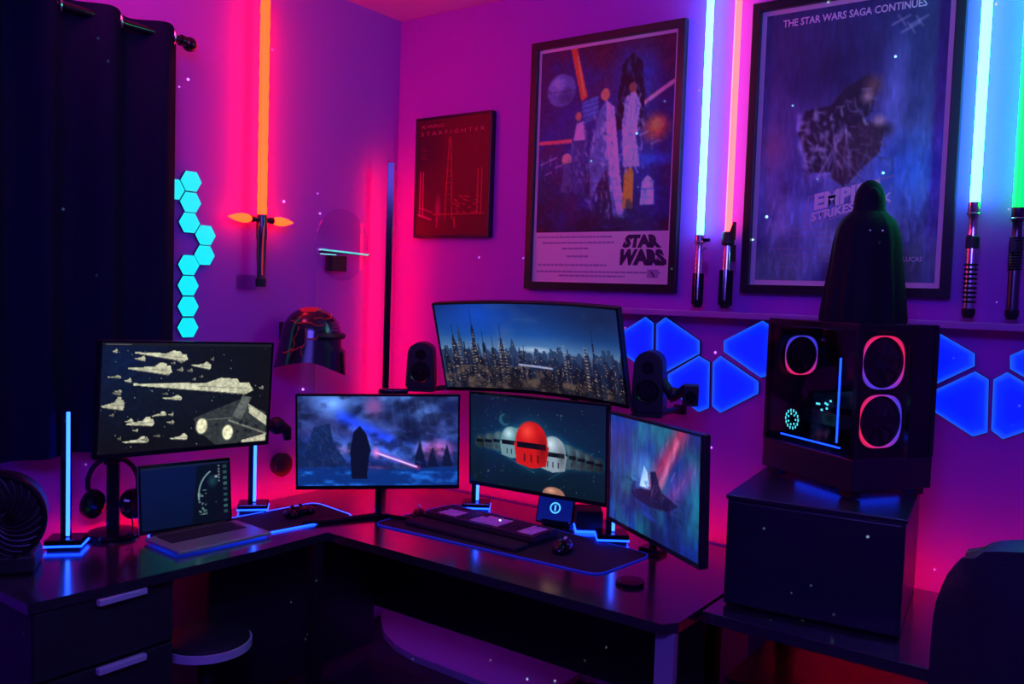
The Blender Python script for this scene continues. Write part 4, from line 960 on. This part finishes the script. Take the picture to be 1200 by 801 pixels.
speaker('black speaker right of the curved monitor, in front of the blue panels', 1.545, -.27, 1.205, .225, .115, radians(20))
# camera on a bracket beside right speaker
t = thing('bracket_camera', 'small black camera on a knuckle bracket right of the right speaker', 'camera', (1.715, -.29, 1.247))
MB().tube([(1.598, -.28, 1.325), (1.645, -.28, 1.27), (1.69, -.28, 1.30)], [.016, .022, .02], 12).sphere((1.645, -.28, 1.28), .026, 14).build('knuckle', 'black', t, True)
MB().box((1.715, -.29, 1.285), (.055, .06, .075), rz=radians(25), bev=.006).build('body', 'black', t)
MB().cyl((1.728, -.318, 1.285), (1.735, -.333, 1.285), .018, seg=20).build('lens', 'gloss', t, True)

# ------------------------------------------------------------------ light bars with glowing feet
def lightbar(label, x, y, top, rz):
    t = thing('light_bar', label, 'lamp', (x, y, DZ), rz, 'upright blue desk light bars')
    T = Matrix.Translation((x, y, DZ)) @ Matrix.Rotation(rz, 4, 'Z')   # local -y faces the viewer
    MB().box((0, 0, .026), (.115, .095, .018), T=T, bev=.004).build('foot', 'gloss', t)
    MB().box((0, 0, .014), (.117, .097, .005), T=T).build('foot_glow', 'ledbase', t)
    MB().box((0, 0, .006), (.10, .08, .010), T=T).build('pad', 'black', t)
    h = top-DZ-.035
    MB().box((-.006, .012, .035+h/2), (.030, .022, h), T=T, bev=.003).build('post', 'gloss', t)
    MB().box((.004, -.003, .035+h/2), (.011, .008, h-.006), T=T, bev=.002).build('light_strip', 'ledblue', t)
a36 = radians(48)
lightbar('upright blue light bar at the far left beside the fan', .137, -1.672, 1.185, a36)
lightbar('upright blue light bar right of the laptop under the spaceship monitor', .188, -.963, 1.03, a36)
lightbar('upright blue light bar behind the left end of the keyboard', .812, -.335, .96, radians(36))
lightbar('upright blue light bar between the dome monitor and right angled monitor', 1.462, -.358, .95, radians(36))

# ------------------------------------------------------------------ mats, laptop
def mat_pad(name, label, quad, led, parts=None):
    cx = sum(p[0] for p in quad)/4; cy = sum(p[1] for p in quad)/4
    t = thing(name, label, 'desk mat', (cx, cy, DZ))
    pts = []
    for i in range(4):
        p = V(*quad[i], 0); a = (V(*quad[i-1], 0)-p).normalized(); b = (V(*quad[(i+1) % 4], 0)-p).normalized()
        for k in range(7):
            s_ = k/6; rr = .05; pts.append(p+a*rr*(1-s_)**2+b*rr*s_**2)
    MB().prism([(p.x, p.y, DZ+.0005) for p in pts], (0, 0, .004)).build('pad', 'mat', t)
    b = MB(); cc = V(cx, cy, 0); loop = [p+(p-cc).normalized()*.003+Z*(DZ+.003) for p in pts]
    rows = []; N = len(loop)
    for i, p in enumerate(loop):
        d = (loop[(i+1) % N]-loop[i-1]).normalized(); x = d.cross(Z).normalized()
        rows.append([b.bm.verts.new(p+x*.0028*cos(2*pi*k/6)+Z*.0028*sin(2*pi*k/6)) for k in range(6)])
    for i in range(N):
        for k in range(6): b.bm.faces.new((rows[i][k], rows[i][(k+1) % 6], rows[(i+1) % N][(k+1) % 6], rows[(i+1) % N][k]))
    b.build('glowing_edge', led, t, True); return t
mat_pad('desk_mat', 'large dark desk mat with blue glowing edge under the keyboard', [(.672, -.785), (1.625, -.735), (1.655, -.42), (.70, -.34)], 'matled')
mat_pad('desk_mat', 'dark desk mat with blue glowing edge under the laptop', [(.435, -1.46), (.545, -.76), (.27, -.72), (.20, -1.43)], 'ledbase')

la = radians(-85.6); lc = V(.405, -1.313, DZ+.006); TLp = Matrix.Translation(lc) @ Matrix.Rotation(radians(86), 4, 'Z')
# local: x right for the person sitting at +x side; y away from them
t = thing('laptop', 'open silver laptop with dark blue desktop on the left desk', 'laptop', (lc.x, lc.y, DZ+.006))
MB().box((0, 0, .006), (.352, .225, .012), T=TLp, bev=.003).build('base', 'alu', t)
MB().box((0, .045, .0125), (.285, .105, .001), T=TLp).build('keyboard_well', 'black', t)
k_ = MB()
for j in range(6):
    for i in range(14): k_.box((-.132+i*.0203, .088-j*.0172, .0138), (.017, .0145, .0018), T=TLp)
k_.build('keys', 'keydark', t, kind='stuff')
MB().box((0, -.062, .0124), (.11, .075, .0008), T=TLp, bev=.0002).build('trackpad', 'alu', t)
r, u, n = basis(-4.4, 8.3, -2.0); cL = V(.261, -1.308, .864)+n*.0; TS = frameT(cL, r, u, n)
MB().box((0, -.004, 0), (.352, .006, .238), T=TS, bev=.002).build('lid', 'alu', t)
MB().box((0, .0, 0), (.350, .003, .236), T=TS).build('bezel', 'gloss', t)
picture('screen', art_laptop(), cL+n*.0022, r, u, n, .335, .214, 'screen', t)
MB().cyl(TLp @ V(-.13, .114, .012), TLp @ V(.13, .114, .012), .006).build('hinge', 'black', t, True)

# items on the small mat
t = thing('game_pad', 'small dark controller lying on the mat right of the laptop', 'controller', (.385, -.905, DZ+.0046))
MB().sphere((.385, -.905, DZ+.0226), (.03, .045, .018), 20).sphere((.395, -.95, DZ+.0206), (.034, .022, .016), 16).sphere((.395, -.86, DZ+.0206), (.034, .022, .016), 16).build('body', 'gloss', t, True)
MB().sphere((.375, -.925, DZ+.042), (.008, .008, .005), 10).sphere((.375, -.885, DZ+.042), (.008, .008, .005), 10).build('thumbsticks', 'black', t, True)

# ------------------------------------------------------------------ keyboard, wrist rest, mice
kc = V(1.035, -.545, DZ+.0046); kr = radians(-1.5); TK = Matrix.Translation(kc) @ Matrix.Rotation(kr, 4, 'Z')
t = thing('keyboard', 'dark keyboard with blocks of lilac keycaps on the large mat', 'keyboard', (kc.x, kc.y, kc.z))
MB().box((0, 0, .013), (.53, .165, .024), T=TK, bev=.005).build('case', 'black', t)
kd, kl = MB(), MB(); random.seed(2)
for j in range(6):
    i = 0; x = -.252
    while x < .252:
        wk = .0225 if not (j == 0 and .05 < x+.1 < .1) else .0225
        if j == 0 and -.12 < x < .08: wk = .0225*(8.6)
        lite = (j >= 1 and j <= 3 and -.215 < x < -.125) or (1 <= j <= 4 and -.07 < x < .07 and not (j == 4 and x < -.03)) or (1 <= j <= 4 and .155 < x < .235)
        (kl if lite else kd).box((x+wk/2-.001, -.066+j*.0265, .0295), (wk-.0035, .021, .010), T=TK, bev=.0015, seg=1); x += wk
kd.build('dark_keys', 'keydark', t, kind='stuff'); kl.build('lilac_keys', 'keylite', t, kind='stuff')
MB().box((-.10, .095, .012), (.08, .005, .006), T=TK).build('rear_light', 'whiteled', t)
t = thing('wrist_rest', 'dark padded wrist rest in front of the keyboard', 'wrist rest', tuple(TK @ V(0, -.135, 0)))
MB().box((0, -.137, .009), (.53, .085, .018), T=TK, bev=.007, seg=3).build('cushion', 'mat', t, True)
def mouse(label, x, y, rz, sc_=1.):
    t = thing('mouse', label, 'mouse', (x, y, DZ+.0046), rz)
    T = Matrix.Translation((x, y, DZ+.0046)) @ Matrix.Rotation(rz, 4, 'Z')
    b = MB(); b.lathe([(.0, .0), (.031, .0), (.034, .008), (.033, .018), (.027, .03), (.015, .038), (0, .040)], T @ Matrix.Diagonal((sc_, 1.75*sc_, sc_, 1)), 28); b.build('body', 'gloss', t, True)
    MB().cyl(T @ V(-.004, .03, .036), T @ V(.004, .03, .036), .008).build('wheel', 'keylite', t, True)
mouse('black mouse right of the keyboard on the large mat', 1.405, -.60, radians(15))
mouse('small dark mouse left of the keyboard on the large mat', .737, -.60, radians(40), .85)
t = thing('desk_puck', 'round flat black puck on the desk before the right angled monitor', 'charger', (1.742, -.735, DZ))
MB().lathe([(0, DZ+.0005), (.042, DZ+.0005), (.046, DZ+.005), (.044, DZ+.012), (0, DZ+.013)], Matrix.Translation((1.742, -.735, 0)), 40).build('body', 'gloss', t, True)

# smart display with round blue emblem
t = thing('smart_display', 'small tilted black display with round blue glowing emblem under the dome monitor', 'display', (1.19, -.31, DZ))
T = Matrix.Translation((1.19, -.33, DZ)) @ Matrix.Rotation(radians(14), 4, 'Z') @ Matrix.Rotation(radians(-18), 4, 'X')
MB().box((0, 0, .065), (.15, .012, .115), T=T, bev=.004).build('panel', 'gloss', t)
MB().box((0, -.0065, .065), (.138, .001, .103), T=T).build('screen', 'emblemdim', t)
b = MB(); cE_ = T @ V(0, -.008, .068); nn = T.to_3x3() @ V(0, -1, 0); b.torus(cE_, nn, .019, .003, 30, 6); b.box((0, -.008, .068), (.006, .002, .022), T=T); b.build('emblem', 'emblem', t, True)
MB().box((1.19, -.295, DZ+.012), (.12, .08, .022), rz=radians(14), bev=.006).build('base', 'gloss', t)
t = thing('dock_box', 'dark box with blue lit lower edge right of the blue emblem display', 'dock', (1.318, -.285, DZ))
MB().box((1.318, -.285, DZ+.047), (.10, .11, .075), rz=radians(36), bev=.006).build('body', 'black', t)
MB().box((1.318, -.285, DZ+.006), (.105, .115, .006), rz=radians(36)).build('light_edge', 'ledbase', t)

# ------------------------------------------------------------------ headphones on a stand
hx_, hy_ = .125, -1.505
t = thing('headphone_stand', 'black stand with round base carrying the headphones beside the laptop', 'stand', (hx_, hy_, DZ))
TH = Matrix.Translation((hx_, hy_, DZ)) @ Matrix.Rotation(radians(48), 4, 'Z')
MB().lathe([(0, .001), (.085, .001), (.088, .008), (.08, .018), (.03, .024), (0, .025)], Matrix.Translation((hx_, hy_, DZ)), 44).build('base', 'gloss', t, True)
MB().box((0, 0, .14), (.042, .02, .24), T=TH, bev=.004).build('post', 'gloss', t)
MB().box((0, 0, .262), (.05, .07, .012), T=TH, bev=.005).build('saddle', 'gloss', t)
t = thing('headphones', 'black over-ear headphones hanging on the stand left of the laptop', 'headphones', tuple(TH @ V(0, 0, .06)))
b = MB(); arc = [TH @ V(.082*cos(a), 0, .185+.092*sin(a)) for a in np.linspace(-.25, pi+.25, 30)]
b.tube(arc, .009, 10); b.build('headband', 'black', t, True)
for s_ in (-1, 1):
    b = MB(); T2 = TH @ Matrix.Translation((s_*.062, -.01, .115)) @ Matrix.Rotation(radians(-38), 4, 'Z') @ Matrix.Rotation(s_*radians(80), 4, 'Y')
    b.lathe([(0, .028), (.034, .026), (.049, .014), (.050, 0), (.046, -.012), (.032, -.016), (0, -.016)], T2 @ Matrix.Diagonal((1.05, .9, 1, 1)), 28); b.build('ear_cup', 'gloss', t, True)
MB().tube([TH @ V(.06, 0, .085), TH @ V(.07, -.03, .05), TH @ V(.075, -.05, .03), TH @ V(.06, -.075, .028)], .0025, 8).build('cable', 'black', t, True)

# ------------------------------------------------------------------ desk fan at far left
t = thing('desk_fan', 'round black blower fan with spiral grille at the left end of the desk', 'fan', (.14, -1.96, DZ))
fx, fy, fz = .265, -1.95, .90; an = V(.82, -.57, 0).normalized(); ax_ = V(-an.y, an.x, 0); TF = frameT(V(fx, fy, fz), ax_, Z, an)
q = MB(); q.cyl(TF @ V(0, -.11, 0), TF @ V(0, 0, 0), .125, .136, 48); q.build('housing', 'black', t, True)
q = MB(); q.torus(V(fx, fy, fz), an, .130, .010, 56, 10); q.build('front_ring', 'gloss', t, True)
q = MB()
for k in range(26):
    a0 = 2*pi*k/26; q.tube([TF @ V((.028+.098*s_)*cos(a0+1.0*s_), .006+.01*sin(pi*s_), (.028+.098*s_)*sin(a0+1.0*s_)) for s_ in np.linspace(0, 1, 7)], .0022, 6)
q.build('grille', 'dkmetal', t, True)
q = MB(); q.lathe([(0, .02), (.022, .018), (.030, .006), (.030, 0), (0, 0)], TF @ Matrix.Rotation(-pi/2, 4, 'X'), 28); q.build('hub', 'dkmetal', t, True)
MB().box((fx-an.x*.065, fy-an.y*.065, DZ+.03), (.21, .15, .058), rz=math.atan2(ax_.y, ax_.x), bev=.012, seg=3).build('base', 'black', t)

# ------------------------------------------------------------------ office chair, lower right
cx, cy = 3.0, -1.28; TC = Matrix.Translation((cx, cy, 0)) @ Matrix.Rotation(radians(170), 4, 'Z')
t = thing('office_chair', 'black padded office chair back at the lower right corner of the picture', 'chair', (cx, cy, 0))
b = MB(); b.box((0, -.02, .88), (.66, .13, .60), T=TC)
bmesh.ops.subdivide_edges(b.bm, edges=b.bm.edges[:], cuts=15, use_grid_fill=True)
for v in b.bm.verts:
    l = TC.inverted() @ v.co; x, z = l.x/.33, (l.z-.88)/.30
    k = (abs(x)**4+abs(max(z, -.6))**4)**.25
    if k > 1: l.x /= k**1.; l.z = .88+(l.z-.88)/k**1.
    l.y += -.05*x*x+.012*cos(x*9)*(1 if z > .5 else .3); v.co = TC @ l
b.build('backrest', 'chair', t, True)
MB().tube([TC @ V(x, -.02-.03*(x/.3)**2, 1.150-.035*(x/.27)**4) for x in np.linspace(-.27, .27, 18)], .028, 12).build('top_roll', 'chair', t, True)
MB().box((0, .22, .47), (.52, .50, .10), T=TC, bev=.04, seg=4).build('seat', 'chair', t, True)
MB().box((0, -.035, .56), (.06, .03, .24), T=TC).build('back_bracket', 'black', t)
MB().cyl(TC @ V(0, .2, .1), TC @ V(0, .2, .43), .028).build('pillar', 'dkmetal', t, True)
for k in range(5):
    a = 2*pi*k/5+.3; e = TC @ V(.28*cos(a), .2+.28*sin(a), .075)
    MB().tube([TC @ V(0, .2, .11), e], [.022, .014], 8).build('base_leg', 'black', t, True)
    MB().cyl(e+V(-.012, 0, -.047), e+V(.012, 0, -.047), .028, seg=16).build('caster', 'black', t, True)
for s_ in (-1, 1):
    MB().tube([TC @ V(s_*.27, .22, .47), TC @ V(s_*.33, .22, .50), TC @ V(s_*.33, .22, .66)], .014, 8).box((s_*.33, .2, .675), (.07, .26, .03), T=TC, bev=.01).build('armrest', 'black', t, True)
